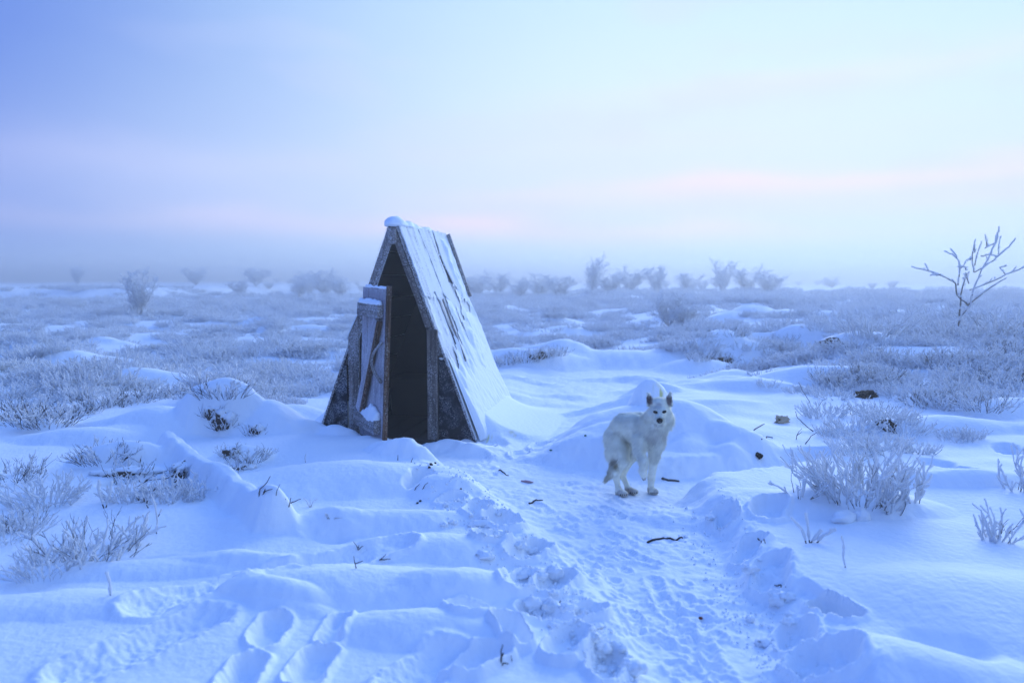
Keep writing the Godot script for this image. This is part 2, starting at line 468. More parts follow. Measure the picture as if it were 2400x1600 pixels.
func make_materials() -> void:
	var snow := mat("snow", lin(0.86, 0.89, 0.92), 0.75)
	snow.vertex_color_use_as_albedo = true
	var nt := NoiseTexture2D.new()
	nt.width = 512; nt.height = 512; nt.seamless = true
	nt.noise = make_noise(5, 0.02, 5)
	snow.heightmap_enabled = true
	snow.heightmap_texture = nt
	snow.heightmap_scale = 0.4
	snow.uv1_triplanar = true
	snow.uv1_world_triplanar = true
	snow.uv1_scale = Vector3(1.6, 1.6, 1.6)
	var fr := mat("frost", lin(0.88, 0.90, 0.93), 0.85)
	fr.backlight_enabled = true
	fr.backlight = Color(0.8, 0.8, 0.8)
	mat("bark", lin(0.045, 0.034, 0.030), 0.9)
	mat("bark_grey", lin(0.11, 0.095, 0.09), 0.9)
	mat("bark_rime", lin(0.56, 0.56, 0.58), 0.9)
	mat("black_wood", lin(0.10, 0.078, 0.064), 0.9)
	mat("dark_soil", lin(0.03, 0.022, 0.018), 0.95)
	mat("underlay", lin(0.24, 0.24, 0.26), 0.9)
	mat("shaded_boards", lin(0.055, 0.046, 0.042), 0.9)  # colour darkened below the outer boards, standing in for shade behind the doorway
	mat("nose", lin(0.010, 0.009, 0.010), 0.35)
	mat("eye", lin(0.008, 0.006, 0.006), 0.15)
	mat("tan_card", lin(0.50, 0.40, 0.28), 0.9)
	mat("green_shard", lin(0.03, 0.14, 0.10), 0.5)
	mat("pink_scrap", lin(0.40, 0.25, 0.27), 0.8)
	mat("red_leaf", lin(0.20, 0.05, 0.03), 0.8)
	var fur := mat("fur", Color.WHITE, 0.9)
	fur.vertex_color_use_as_albedo = true
	fur.rim_enabled = true
	fur.rim = 0.3
	var hair := mat("hair", Color.WHITE, 0.9)
	hair.vertex_color_use_as_albedo = true
	hair.backlight_enabled = true
	hair.backlight = Color(0.7, 0.7, 0.7)
	hair.cull_mode = BaseMaterial3D.CULL_DISABLED
	# woods and papers
	var g1 := make_noise(21, 1.0, 4)
	var g2 := make_noise(22, 1.0, 3)
	var wood := func(base: Color, dark: Color, frost: float) -> Callable:
		return func(x: int, y: int) -> Color:
			var grain := grainy(g1, x, y, 0.10, 0.006)
			var blot := grainy(g2, x, y, 0.012, 0.008)
			var c: Color = base.lerp(dark, clampf(0.5 + grain * 1.6, 0, 1)) * (1.0 + blot * 0.5)
			var f := smoothstep(0.66 - frost, 0.95 - frost, 0.5 + grainy(g2, x + 300, y, 0.014, 0.010) * 0.30 + grainy(g1, x + 900, y, 0.85, 0.6) * 0.75)
			return c.lerp(Color(0.74, 0.76, 0.80), f * 0.8)
	# one repeat of these covers about two metres
	tri_mat("door_wood", tex(384, 384, wood.call(Color(0.42, 0.38, 0.40), Color(0.28, 0.25, 0.28), 0.12)), Vector3(0.55, 0.5, 0.55))
	tri_mat("frosted_wood", tex(384, 384, wood.call(Color(0.20, 0.165, 0.15), Color(0.10, 0.08, 0.07), 0.14)), Vector3(0.55, 0.5, 0.55))
	tri_mat("grey_wood", tex(384, 384, wood.call(Color(0.17, 0.14, 0.125), Color(0.085, 0.068, 0.06), -0.02)), Vector3(0.55, 0.5, 0.55))
	tri_mat("brown_wood", tex(384, 384, wood.call(Color(0.15, 0.075, 0.04), Color(0.05, 0.028, 0.02), -0.05)), Vector3(0.6, 0.5, 0.6))
	var specks := func(amount: float) -> Callable:
		return func(x: int, y: int) -> Color:
			var s := smoothstep(0.34 - amount, 0.44 - amount, grainy(g1, x, y, 0.75, 0.75)) * smoothstep(-0.4, 0.25, grainy(g2, x, y, 0.02, 0.02))
			return Color(0.014, 0.015, 0.022).lerp(Color(0.75, 0.78, 0.82), s)
	tri_mat("tar_speckled", tex(384, 384, specks.call(0.22)), Vector3(0.8, 0.8, 0.8), 0.7)
	tri_mat("tar_dark", tex(384, 384, specks.call(0.06)), Vector3(0.8, 0.8, 0.8), 0.7)
	var roofing := func(x: int, y: int) -> Color:
		var streak := grainy(g1, x, y, 0.030, 0.006)
		var grit := grainy(g2, x, y, 0.30, 0.22)
		var f := smoothstep(-0.78, -0.2, streak * 0.6 + grit * 0.7 + grainy(g2, x + 700, y, 0.010, 0.006) * 0.7)
		return Color(0.13, 0.13, 0.145).lerp(Color(0.80, 0.82, 0.85), f * 0.95)
	tri_mat("roofing", tex(512, 512, roofing), Vector3(0.42, 0.42, 0.42), 0.85)

# ---------------------------------------------------------------- shape helpers
func chamfer_box(w: float, h: float, d: float, c: float, m: Material, warp := 0.0, seed_ := 1) -> ArrayMesh:
	var mb := MB.new()
	var rng := RandomNumberGenerator.new()
	rng.seed = seed_
	var H := Vector3(w, h, d) * 0.5
	var corner := {}
	for sx in [-1, 1]:
		for sy in [-1, 1]:
			for sz in [-1, 1]:
				var s := Vector3(sx, sy, sz)
				var p := s * H + Vector3(rng.randf_range(-warp, warp), rng.randf_range(-warp, warp) * 2.0, rng.randf_range(-warp, warp))
				corner[s] = [p - Vector3(0, sy * c, sz * c), p - Vector3(sx * c, 0, sz * c), p - Vector3(sx * c, sy * c, 0)]
	for s in corner:
		mb.face(corner[s], s.normalized())
	for axis in 3:
		var b := (axis + 1) % 3
		var e := (axis + 2) % 3
		for sg in [-1, 1]:
			var pts := []
			for q in [[-1, -1], [1, -1], [1, 1], [-1, 1]]:
				var s := Vector3.ZERO
				s[axis] = sg; s[b] = q[0]; s[e] = q[1]
				pts.append(corner[s][axis])
			var nn := Vector3.ZERO
			nn[axis] = sg
			mb.face(pts, nn)
		for q in [[-1, -1], [1, -1], [1, 1], [-1, 1]]:     # the edge that runs along this axis
			var s0 := Vector3.ZERO
			s0[axis] = -1; s0[b] = q[0]; s0[e] = q[1]
			var s1 := s0
			s1[axis] = 1
			var nn := s0
			nn[axis] = 0
			mb.face([corner[s0][b], corner[s1][b], corner[s1][e], corner[s0][e]], nn.normalized())
	return mb.mesh(m)

func board(called: String, parent: Node, a: Vector3, b: Vector3, facing: Vector3, w: float, t: float, m: Material, seed_ := 1) -> MeshInstance3D:
	var y := (b - a).normalized()
	var x := y.cross(facing).normalized()
	var z := x.cross(y)
	return part(called, chamfer_box(w, (b - a).length(), t, minf(0.006, t * 0.25), m, 0.003, seed_), parent, Transform3D(Basis(x, y, z), (a + b) * 0.5))

func plate(poly: PackedVector2Array, o: Vector3, u: Vector3, v: Vector3, t: float, m: Material) -> ArrayMesh:   # flat outline given a thickness
	var mb := MB.new()
	var nn := u.cross(v).normalized()
	var idx := Geometry2D.triangulate_polygon(poly)
	for side in [0.0, 1.0]:
		var first := mb.v.size()
		for p in poly: mb.vert(o + u * p.x + v * p.y + nn * t * side, nn if side > 0.5 else -nn)
		for i in range(0, idx.size(), 3): mb.tri(first + idx[i], first + idx[i + 1], first + idx[i + 2])
	var k := poly.size()
	var cw := Geometry2D.is_polygon_clockwise(poly)
	for i in k:
		var p := poly[i]
		var q := poly[(i + 1) % k]
		var e := (u * (q.x - p.x) + v * (q.y - p.y)).normalized()
		var out := e.cross(nn) * (-1.0 if cw else 1.0)
		var P := o + u * p.x + v * p.y
		var Q := o + u * q.x + v * q.y
		mb.face([P, Q, Q + nn * t, P + nn * t], out)
	return mb.mesh(m)

func ragged(pts: Array, amp: float, step: float, seed_: int) -> PackedVector2Array:    # outline whose edges are torn
	var rng := RandomNumberGenerator.new()
	rng.seed = seed_
	var out := PackedVector2Array()
	for i in pts.size():
		var a: Vector2 = pts[i]
		var b: Vector2 = pts[(i + 1) % pts.size()]
		var k := maxi(1, int((b - a).length() / step))
		for j in k:
			var p := a.lerp(b, float(j) / k)
			out.append(p + Vector2(rng.randf_range(-amp, amp), rng.randf_range(-amp, amp)))
	return out

func lump(rx: float, ry: float, rz: float, seed_: int, amp := 0.18, rings := 10, m: Material = null, freq := 1.4) -> ArrayMesh:
	var mb := MB.new()
	var nz := make_noise(seed_, freq, 3)
	var sides := rings * 2
	var rows := []
	for i in rings + 1:
		var row := PackedInt32Array()
		var th := PI * i / rings
		for s in sides:
			var ph := TAU * s / sides
			var d := Vector3(sin(th) * cos(ph), cos(th), sin(th) * sin(ph))
			var k := 1.0 + amp * nz.get_noise_3d(d.x, d.y, d.z) * 2.0
			row.append(mb.vert(Vector3(d.x * rx, d.y * ry, d.z * rz) * k, (d / Vector3(rx, ry, rz)).normalized()))
		rows.append(row)
	for i in rings:
		for s in sides:
			mb.quad(rows[i][s], rows[i][(s + 1) % sides], rows[i + 1][(s + 1) % sides], rows[i + 1][s])
	smooth_normals(mb)
	return mb.mesh(m if m else mats.snow)

func smooth_normals(mb: MB) -> void:
	var acc := PackedVector3Array()
	acc.resize(mb.v.size())
	for i in range(0, mb.ix.size(), 3):
		var a := mb.ix[i]
		var b := mb.ix[i + 1]
		var c := mb.ix[i + 2]
		var nn := (mb.v[c] - mb.v[a]).cross(mb.v[b] - mb.v[a])
		acc[a] += nn; acc[b] += nn; acc[c] += nn
	for i in acc.size():
		if acc[i].length_squared() > 1e-16: mb.n[i] = acc[i].normalized()

func snow_roll(pts: PackedVector3Array, w: PackedFloat32Array, h: PackedFloat32Array, seed_: int, across := Vector3.ZERO) -> ArrayMesh:   # a rounded ridge of snow lying along a line
	var mb := MB.new()
	var nz := make_noise(seed_, 9.0, 3)
	var sides := 14
	var rows := []
	for i in pts.size():
		var t: Vector3 = (pts[mini(i + 1, pts.size() - 1)] - pts[maxi(i - 1, 0)]).normalized()
		var a := t.cross(Vector3.UP).normalized() if across == Vector3.ZERO else across
		var row := PackedInt32Array()
		for s in sides:
			var ph := TAU * s / sides
			var d := a * cos(ph) + Vector3.UP * sin(ph)
			var q := pts[i] + a * cos(ph) * w[i] + Vector3.UP * (sin(ph) * h[i] if sin(ph) > 0 else sin(ph) * 0.25 * h[i])
			q += d * nz.get_noise_3d(q.x, q.y, q.z) * minf(w[i], h[i]) * 0.4
			row.append(mb.vert(q, d))
		rows.append(row)
	for i in pts.size() - 1:
		for s in sides:
			mb.quad(rows[i][s], rows[i][(s + 1) % sides], rows[i + 1][(s + 1) % sides], rows[i + 1][s])
	for e in [0, pts.size() - 1]:
		var t: Vector3 = (pts[0] - pts[1]).normalized() if e == 0 else (pts[e] - pts[e - 1]).normalized()
		var c := mb.vert(pts[e] + t * minf(w[e], h[e]) * 0.5 + Vector3.UP * h[e] * 0.3, t)
		for s in sides: mb.tri(rows[e][s], rows[e][(s + 1) % sides], c)
	smooth_normals(mb)
	return mb.mesh(mats.snow)

# ---------------------------------------------------------------- the outhouse
const HW := 0.815              # where the outer roof planes meet the ground
const HH := 2.20              # where they would meet above the flat ridge
const V0 := 0.13              # the ridge is cut off that far down the slope
const HL := 1.73

func build_hut() -> void:
	var hut := thing("outhouse", "small A-frame wooden outhouse with open plank door and frosted torn roofing", "outhouse")
	hut.transform = hut_xf
	var rng := RandomNumberGenerator.new()
	rng.seed = 3
	var SL := sqrt(HW * HW + HH * HH)
	var dn := Vector3(HW, -HH, 0) / SL              # down the right slope
	var nr := Vector3(HH, HW, 0) / SL               # out of the right slope
	var dl := Vector3(-HW, -HH, 0) / SL
	var nl := Vector3(-HH, HW, 0) / SL
	var apex := Vector3(0, HH, 0)
	var ra := apex + dn * V0          # upper edge of the right slope
	var la := apex + dl * V0          # upper edge of the left slope
	var ridge := Vector3(0, ra.y, 0)
	var back := Vector3(0, 0, -1)
	# roof: bare deck boards under the roofing, on both slopes
	var roof := Node3D.new()
	roof.name = "roof"
	hut.add_child(roof)
	for side in [1, -1]:
		var d: Vector3 = dn if side == 1 else dl
		var n: Vector3 = nr if side == 1 else nl
		for k in 9:
			var v := 0.02 + k * 0.243
			var a := (ra if side == 1 else la) + d * (v + 0.118) - n * 0.03
			board("deck_board", roof, a, a + back * HL, n, 0.236, 0.022, mats.shaded_boards, 30 + k)
	# left slope: one long torn sheet
	var pl := ragged([Vector2(-0.02, 0.0), Vector2(HL, 0.0), Vector2(HL, 2.2), Vector2(-0.02, 2.2)], 0.006, 0.09, 5)
	part("roofing_sheet", plate(pl, la - nl * 0.017, back, dl, 0.012, mats.roofing) if back.cross(dl).dot(nl) > 0 else plate(pl, la - nl * 0.005, back, dl, 0.012, mats.roofing), roof)
	part("underlay", plate(PackedVector2Array([Vector2(0.0, 0.0), Vector2(HL - 0.01, 0.0), Vector2(HL - 0.01, 2.16), Vector2(0.0, 2.16)]), ra - nr * 0.013, back, dn, 0.003, mats.underlay), roof)
	# right slope: under layer in three strips, upper layer lapped over it, all torn
	var flip := back.cross(dn).dot(nr) < 0
	var sheet := func(pts: Array, lift: float, seed_: int, amp: float) -> void:
		var poly := ragged(pts, amp, 0.05, seed_)
		var o := ra + nr * (lift + (0.011 if flip else 0.0))
		part("roofing_sheet", plate(poly, o, back, dn, 0.011, mats.roofing), roof)
	sheet.call([Vector2(-.02, .62), Vector2(.40, .62), Vector2(.44, 1.0), Vector2(.50, 1.55), Vector2(.47, 2.18), Vector2(-.02, 2.18)], -0.016, 7, 0.007)
	sheet.call([Vector2(.46, .60), Vector2(.78, .60), Vector2(.86, 1.1), Vector2(.92, 1.52), Vector2(.56, 1.60), Vector2(.50, 1.0)], -0.016, 8, 0.010)
	sheet.call([Vector2(.90, .60), Vector2(1.73, .60), Vector2(1.73, 2.18), Vector2(.98, 2.18), Vector2(1.0, 1.3)], -0.016, 9, 0.009)
	sheet.call([Vector2(-.03, .0), Vector2(.56, .0), Vector2(.60, .35), Vector2(.63, .70), Vector2(.44, .80), Vector2(.36, .68), Vector2(.20, .76), Vector2(-.03, .73)], 0.002, 10, 0.010)
	sheet.call([Vector2(.58, .0), Vector2(1.12, .0), Vector2(1.02, .30), Vector2(1.05, .55), Vector2(.88, .84), Vector2(.66, .72), Vector2(.64, .35)], 0.003, 12, 0.012)
	sheet.call([Vector2(1.16, .0), Vector2(1.70, .0), Vector2(1.70, .80), Vector2(1.42, .78), Vector2(1.22, .60), Vector2(1.10, .34)], 0.004, 13, 0.012)
	# the hanging tab of roofing lower down
	sheet.call([Vector2(.96, 1.05), Vector2(1.40, 1.05), Vector2(1.38, 1.42), Vector2(1.20, 1.66), Vector2(1.12, 1.68), Vector2(.98, 1.42)], 0.012, 14, 0.005)
	# battens nailed down the slope, the last one standing proud at the rear edge
	for b in [[0.50, 0.78, 1.45]]:
		board("batten", roof, ra + back * b[0] + dn * b[1] + nr * 0.022, ra + back * (b[0] + 0.03) + dn * b[2] + nr * 0.022, nr, 0.03, 0.016, mats.frosted_wood, 40)
	board("rear_verge_board", roof, ra + back * (HL - 0.02) + dn * 0.02 + nr * 0.03, ra + back * (HL - 0.02) + dn * 0.78 + nr * 0.02, nr, 0.03, 0.05, mats.frosted_wood, 41)
	# snow lying on the right slope: thick low down, in patches and streaks above
	part("roof_snow", slope_snow(ra, back, dn, nr), roof)
	# ridge board and the snow along the ridge
	board("ridge_board", roof, ridge + Vector3(0, -0.03, 0.03), ridge + Vector3(0, -0.03, -HL), Vector3.UP, 0.084, 0.06, mats.frosted_wood, 42)
	var rp := PackedVector3Array()
	var rw := PackedFloat32Array()
	var rh := PackedFloat32Array()
	for i in 34:
		var t := i / 33.0
		rp.append(ridge + Vector3(0.005 * sin(i * 1.7), -0.01, 0.095 - t * (HL - 0.12)))
		var front := 1.0 - smoothstep(0.08, 0.55, t)
		rw.append((0.062 + 0.022 * front + 0.008 * sin(i * 0.9)) * (0.4 if i == 0 or i == 33 else (0.8 if i == 1 else 1.0)))
		rh.append((0.046 + 0.022 * front + 0.016 * sin(i * 0.55 + 1.0) - 0.02 * t) * (0.35 if i == 0 or i == 33 else (0.8 if i == 1 else 1.0)))
	part("ridge_snow", snow_roll(rp, rw, rh, 51), roof)
	# frosted block hanging under the ridge at the front
	part("ridge_block", chamfer_box(0.075, 0.15, 0.06, 0.008, mats.frosted_wood, 0.006, 9), roof, Transform3D(Basis(Vector3.BACK, 0.05), ridge + Vector3(-0.005, -0.115, 0.04)))
	# front rafters (barge boards): short pieces butted end to end on the right, one long on the left
	var front := hut
	var z := Vector3(0, 0, 0.022)
	for s in [[0.03, 0.40], [0.405, 0.83], [0.835, 1.02], [1.025, 1.30]]:
		board("barge_board", front, ra + dn * s[0] - nr * 0.062 + z, ra + dn * s[1] - nr * 0.062 + z, Vector3.BACK, 0.058, 0.04, mats.grey_wood, 60 + int(s[0] * 10))
	for s in [[0.03, 0.74], [0.745, 1.25]]:
		board("barge_board", front, la + dl * s[0] - nl * 0.060 + z, la + dl * s[1] - nl * 0.060 + z, Vector3.BACK, 0.064, 0.04, mats.frosted_wood, 70)
	# sheet edge strips along the verges
	board("verge_strip", front, ra + dn * 0.0 - nr * 0.016 + z * 1.2, ra + dn * 2.16 - nr * 0.016 + z * 1.2, Vector3.BACK, 0.02, 0.014, mats.frosted_wood, 75)
	board("verge_strip", front, la + dl * 0.0 - nl * 0.016 + z * 1.2, la + dl * 2.16 - nl * 0.016 + z * 1.2, Vector3.BACK, 0.02, 0.014, mats.frosted_wood, 76)
	# posts and jamb
	board("door_post", front, Vector3(0.377, -0.1, 0.03), Vector3(0.377, 1.08, 0.03), Vector3.BACK, 0.098, 0.05, mats.grey_wood, 80)
	var jx := -0.405
	part("door_jamb", plate(PackedVector2Array([Vector2(jx - .05, -0.1), Vector2(jx + .05, -0.1), Vector2(jx + .05, 1.23), Vector2(jx - .05, 0.99)]), Vector3(0, 0, 0.0), Vector3.RIGHT, Vector3.UP, 0.05, mats.frosted_wood), front)
	var jp := PackedVector3Array()
	for i in 9:
		jp.append(Vector3(jx - .062 + i * 0.0145, 0.98 + i * 0.031, 0.03))
	part("jamb_snow", snow_roll(jp, PackedFloat32Array([.02, .034, .036, .034, .036, .034, .03, .028, .015]), PackedFloat32Array([.012, .03, .034, .03, .034, .03, .026, .02, .01]), 52, Vector3.BACK), front)
	# front wall panels of tarred paper either side of the doorway, wood pieces above them
	var at_x := func(y: float) -> float: return HW * (1.0 - y / HH) - 0.02
	part("wall_panel", plate(PackedVector2Array([Vector2(0.43, -0.1), Vector2(at_x.call(-0.1), -0.1), Vector2(at_x.call(0.80), 0.80), Vector2(0.43, 0.80)]), Vector3(0, 0, -0.012), Vector3.RIGHT, Vector3.UP, 0.012, mats.tar_dark), front)
	part("gable_piece", plate(PackedVector2Array([Vector2(0.43, 0.81), Vector2(at_x.call(0.81), 0.81), Vector2(0.43, 0.87)]), Vector3(0, 0, -0.012), Vector3.RIGHT, Vector3.UP, 0.014, mats.grey_wood), front)
	part("wall_panel", plate(PackedVector2Array([Vector2(-at_x.call(-0.1), -0.1), Vector2(-0.49, -0.1), Vector2(-0.49, 0.72), Vector2(-at_x.call(0.72) , 0.72)]), Vector3(0, 0, -0.002), Vector3.RIGHT, Vector3.UP, 0.012, mats.tar_speckled), front)
	part("gable_piece", plate(PackedVector2Array([Vector2(-at_x.call(0.73), 0.73), Vector2(-0.46, 0.73), Vector2(-0.46, 1.0), Vector2(-at_x.call(0.86), 0.86)]), Vector3(0, 0, -0.016), Vector3.RIGHT, Vector3.UP, 0.012, mats.frosted_wood), front)
	part("panel_snow", lump(0.024, 0.012, 0.012, 53, 0.25), front, Transform3D(Basis(), Vector3(0.455, 0.803, -0.002)))
	# inside: back wall, floor boards, end boards of the seat
	part("back_wall", plate(PackedVector2Array([Vector2(-0.815, -0.1), Vector2(0.815, -0.1), Vector2(0.024, 2.045), Vector2(-0.024, 2.045)]), Vector3(0, 0, -HL + 0.03), Vector3.RIGHT, Vector3.UP, 0.025, mats.shaded_boards), hut)
	for k in 6:
		board("floor_board", hut, Vector3(-0.50 + k * 0.2, 0.02, 0.10), Vector3(-0.50 + k * 0.2, 0.02, -HL + 0.06), Vector3.UP, 0.194, 0.03, mats.shaded_boards, 90 + k)
	part("seat_box", chamfer_box(0.9, 0.42, 0.5, 0.01, mats.shaded_boards), hut, Transform3D(Basis(), Vector3(0, 0.246, -HL + 0.31)))
	build_door(hut)
	# hoarfrost needles on the edges of the boards
	var mb := MB.new()
	for i in 2600:
		var t := rng.randf()
		var p: Vector3
		var o: Vector3
		var r := rng.randf()
		if r < 0.35:
			p = ra + dn * t * 2.1 + nr * rng.randf_range(-0.03, 0.0) + Vector3(0, 0, 0.034); o = nr
		elif r < 0.7:
			p = la + dl * t * 2.1 + nl * rng.randf_range(-0.03, 0.0) + Vector3(0, 0, 0.034); o = nl
		elif r < 0.85:
			p = la + dl * t * 1.2 - nl * 0.092 + Vector3(0, 0, 0.04); o = -nl
		else:
			p = Vector3(jx - .05 + (0.1 if rng.randf() < 0.5 else 0.0), t * 1.05, 0.05); o = Vector3(0.6, 0, 0.6)
		var d := (o + Vector3(rng.randf_range(-.8, .8), rng.randf_range(-.8, .8), rng.randf_range(-.2, 1.0))).normalized()
		var side := d.cross(Vector3(rng.randf_range(-1, 1), rng.randf_range(-1, 1), rng.randf_range(-1, 1))).normalized()
		var ln := rng.randf_range(0.005, 0.016)
		var wd := rng.randf_range(0.0015, 0.004)
		mb.face([p - side * wd, p + side * wd, p + d * ln], side.cross(d).normalized())
	var fr := part("hoarfrost", mb.mesh(mats.frost), hut)
	fr.set_meta("kind", "stuff")

func slope_snow(apex: Vector3, u: Vector3, v: Vector3, n: Vector3) -> ArrayMesh:
	var mb := MB.new()
	var nz := make_noise(61, 2.3, 4)
	var nf := make_noise(62, 11.0, 3)
	var NU := 96
	var NV := 130
	var id := {}
	var th := func(a: float, b: float) -> float:
		var w := nz.get_noise_2d(a * 1.5, b * 0.55)
		var g := nf.get_noise_2d(a, b * 0.5)
		var cover := smoothstep(1.25, 1.75, b + w * 0.5 + 0.30 * a)                       # the lower half is buried
		var strip := smoothstep(0.14, 0.03, absf(a - 0.66 - 0.16 * b - w * 0.05)) * smoothstep(0.7, 0.95, b)   # a streak beside the batten
		var rear := smoothstep(1.26, 1.40, a + w * 0.12) * smoothstep(1.66, 1.58, a) * smoothstep(0.02, 0.15, b) * smoothstep(0.86, 0.70, b + g * 0.1)
		var hang := smoothstep(0.98, 1.08, a) * smoothstep(1.36, 1.28, a) * smoothstep(1.0, 1.2, b) * smoothstep(1.66 , 1.58, b + absf(a - 1.17) * 0.5)
		var low := smoothstep(1.04, 1.2, a + w * 0.2) * smoothstep(0.84, 1.1, b + w * 0.2)
		var patch := smoothstep(0.12, 0.34, w + g * 0.5) * 0.35
		return maxf(maxf(cover * (0.035 + 0.05 * smoothstep(1.5, 2.16, b)), strip * 0.026), maxf(rear * 0.032, maxf(hang * 0.045, maxf(low * 0.03, patch * 0.02)))) * (0.95 + (0.5 - 0.4 * cover) * g) - 0.006
	for i in NU + 1:
		for j in NV + 1:
			var a := HL * i / NU * 0.985 + 0.012
			var b := 2.2 * j / NV
			var t: float = th.call(a, b)
			if t > -0.004:
				var fade := smoothstep(0.0, 0.05, a - 0.0)
				id[i * 1000 + j] = mb.vert(apex + u * a + v * b + n * (t * fade + 0.008), n)
	for i in NU:
		for j in NV:
			var k := i * 1000 + j
			if id.has(k) and id.has(k + 1) and id.has(k + 1000) and id.has(k + 1001):
				mb.quad(id[k], id[k + 1], id[k + 1001], id[k + 1000])
	smooth_normals(mb)
	return mb.mesh(mats.snow)

func build_door(hut: Node3D) -> void:
	var door := Node3D.new()
	door.name = "door"
	hut.add_child(door)
	# hinged on the jamb, swung out about half way and sagging a little
	var open := deg_to_rad(-50.0)
	door.transform = Transform3D(Basis(Vector3.BACK, deg_to_rad(-2.4)) * Basis(Vector3.UP, open), Vector3(-0.335, 0.05, 0.075))
	door.set_meta("label", "frosted plank door with a diagonal brace and a bent branch handle")
	var W := 0.66
	var tops := [1.428, 1.442, 1.434, 1.444]
	for k in 4:
		var x := 0.075 + k * 0.151
		board("plank", door, Vector3(x, 0.02 + 0.01 * (k % 2), 0), Vector3(x, tops[k], 0), Vector3.BACK, 0.140 + 0.004 * (k % 2), 0.026, mats.door_wood, 100 + k)
	board("edge_stile", door, Vector3(W - 0.012, -0.04, 0.004), Vector3(W - 0.006, 1.46, 0.004), Vector3.BACK, 0.026, 0.046, mats.brown_wood, 110)
	board("top_rail", door, Vector3(0.015, 1.23, 0.045), Vector3(W - 0.10, 1.23, 0.045), Vector3.BACK, 0.125, 0.06, mats.frosted_wood, 111)
	board("bottom_rail", door, Vector3(0.01, 0.19, 0.05), Vector3(W - 0.08, 0.19, 0.05), Vector3.BACK, 0.13, 0.07, mats.frosted_wood, 112)
	# the brace: frosted face, bare brown edge board behind it
	board("brace", door, Vector3(0.10, 0.275, 0.052), Vector3(W - 0.155, 1.155, 0.052), Vector3.BACK, 0.10, 0.05, mats.door_wood, 113)
	board("brace_edge", door, Vector3(0.155, 0.262, 0.048), Vector3(W - 0.095, 1.148, 0.048), Vector3.BACK, 0.022, 0.052, mats.brown_wood, 114)
	# bent branch handle
	var hp := PackedVector3Array()
	var hr := PackedFloat32Array()
	for i in 15:
		var t := i / 14.0
		hp.append(Vector3(W - 0.075 - 0.115 * sin(PI * t) * (0.8 + 0.2 * t), 0.60 + 0.36 * t, 0.03 + 0.055 * sin(PI * t)))
		hr.append(0.017 - 0.004 * t + 0.0015 * sin(i * 2.1))
	var mb := MB.new()
	mb.tube(hp, hr, 8)
	part("handle", mb.mesh(mats.frosted_wood), door)
	# snow caught on the ledges
	part("ledge_snow", ledge(0.02, W - 0.10, 1.295, 0.045, 0.034, 0.045, 120), door)
	part("ledge_snow", ledge(0.05, W - 0.03, 1.44, 0.0, 0.02, 0.022, 121), door)
	var sp := PackedVector3Array()
	var sw := PackedFloat32Array()
	var sh := PackedFloat32Array()
	for i in 18:
		var t := i / 17.0
		sp.append(Vector3(0.10 + 0.47 * t, 0.252, 0.05))
		var k := pow(t / 0.68, 1.4) if t < 0.68 else 1.0 - (t - 0.68) * 1.6
		sw.append(0.012 + 0.03 * minf(1.0, k * 1.6))
		sh.append(0.008 + 0.125 * k + 0.012 * sin(i * 1.9))
	part("ledge_snow", snow_roll(sp, sw, sh, 122), door)

func ledge(x0: float, x1: float, y: float, z: float, w: float, h: float, seed_: int) -> ArrayMesh:
	var p := PackedVector3Array()
	var ws := PackedFloat32Array()
	var hs := PackedFloat32Array()
	var rng := RandomNumberGenerator.new()
	rng.seed = seed_
	for i in 16:
		var t := i / 15.0
		p.append(Vector3(lerpf(x0, x1, t), y - 0.004, z))
		var k := rng.randf_range(0.75, 1.15) * (0.5 if i == 0 or i == 15 else 1.0)
		ws.append(w * k)
		hs.append(h * rng.randf_range(0.45, 1.2))
	return snow_roll(p, ws, hs, seed_)

# ---------------------------------------------------------------- frosted plants
func twig_line(rng: RandomNumberGenerator, a: Vector3, dir: Vector3, ln: float, k: int, wob: float, rise: float) -> PackedVector3Array:
	var out := PackedVector3Array([a])
	var d := dir.normalized()
	var p := a
	for i in k:
		d = (d + Vector3(rng.randf_range(-wob, wob), rng.randf_range(-wob, wob) + rise, rng.randf_range(-wob, wob))).normalized()
		p += d * ln / k
		out.append(p)
	return out

func taper(k: int, r0: float, r1: float) -> PackedFloat32Array:
	var o := PackedFloat32Array()
	for i in k: o.append(lerpf(r0, r1, float(i) / maxi(1, k - 1)))
	return o

var needles := 1

func frost_on(fr: MB, rng: RandomNumberGenerator, pts: PackedVector3Array, r: float, skip: int, sides: int) -> void:
	var q := PackedVector3Array()
	var rr := PackedFloat32Array()
	for i in range(skip, pts.size()):
		q.append(pts[i] + Vector3(0, r * 0.55, 0))
		rr.append(r * rng.randf_range(0.6, 1.4) * (0.6 if i == skip else 1.0))
	if q.size() < 2: return
	fr.tube(q, rr, sides)
	for i in q.size() - 1:                       # needles of rime standing off the twig
		for k in needles:
			var p := q[i].lerp(q[i + 1], rng.randf())
			var d := Vector3(rng.randf_range(-1, 1), rng.randf_range(-0.5, 1), rng.randf_range(-1, 1)).normalized()
			var s := d.cross(q[i + 1] - q[i]).normalized() * r * 0.45
			fr.face([p - s, p + s, p + d * r * rng.randf_range(1.6, 3.0)], s.cross(d).normalized())

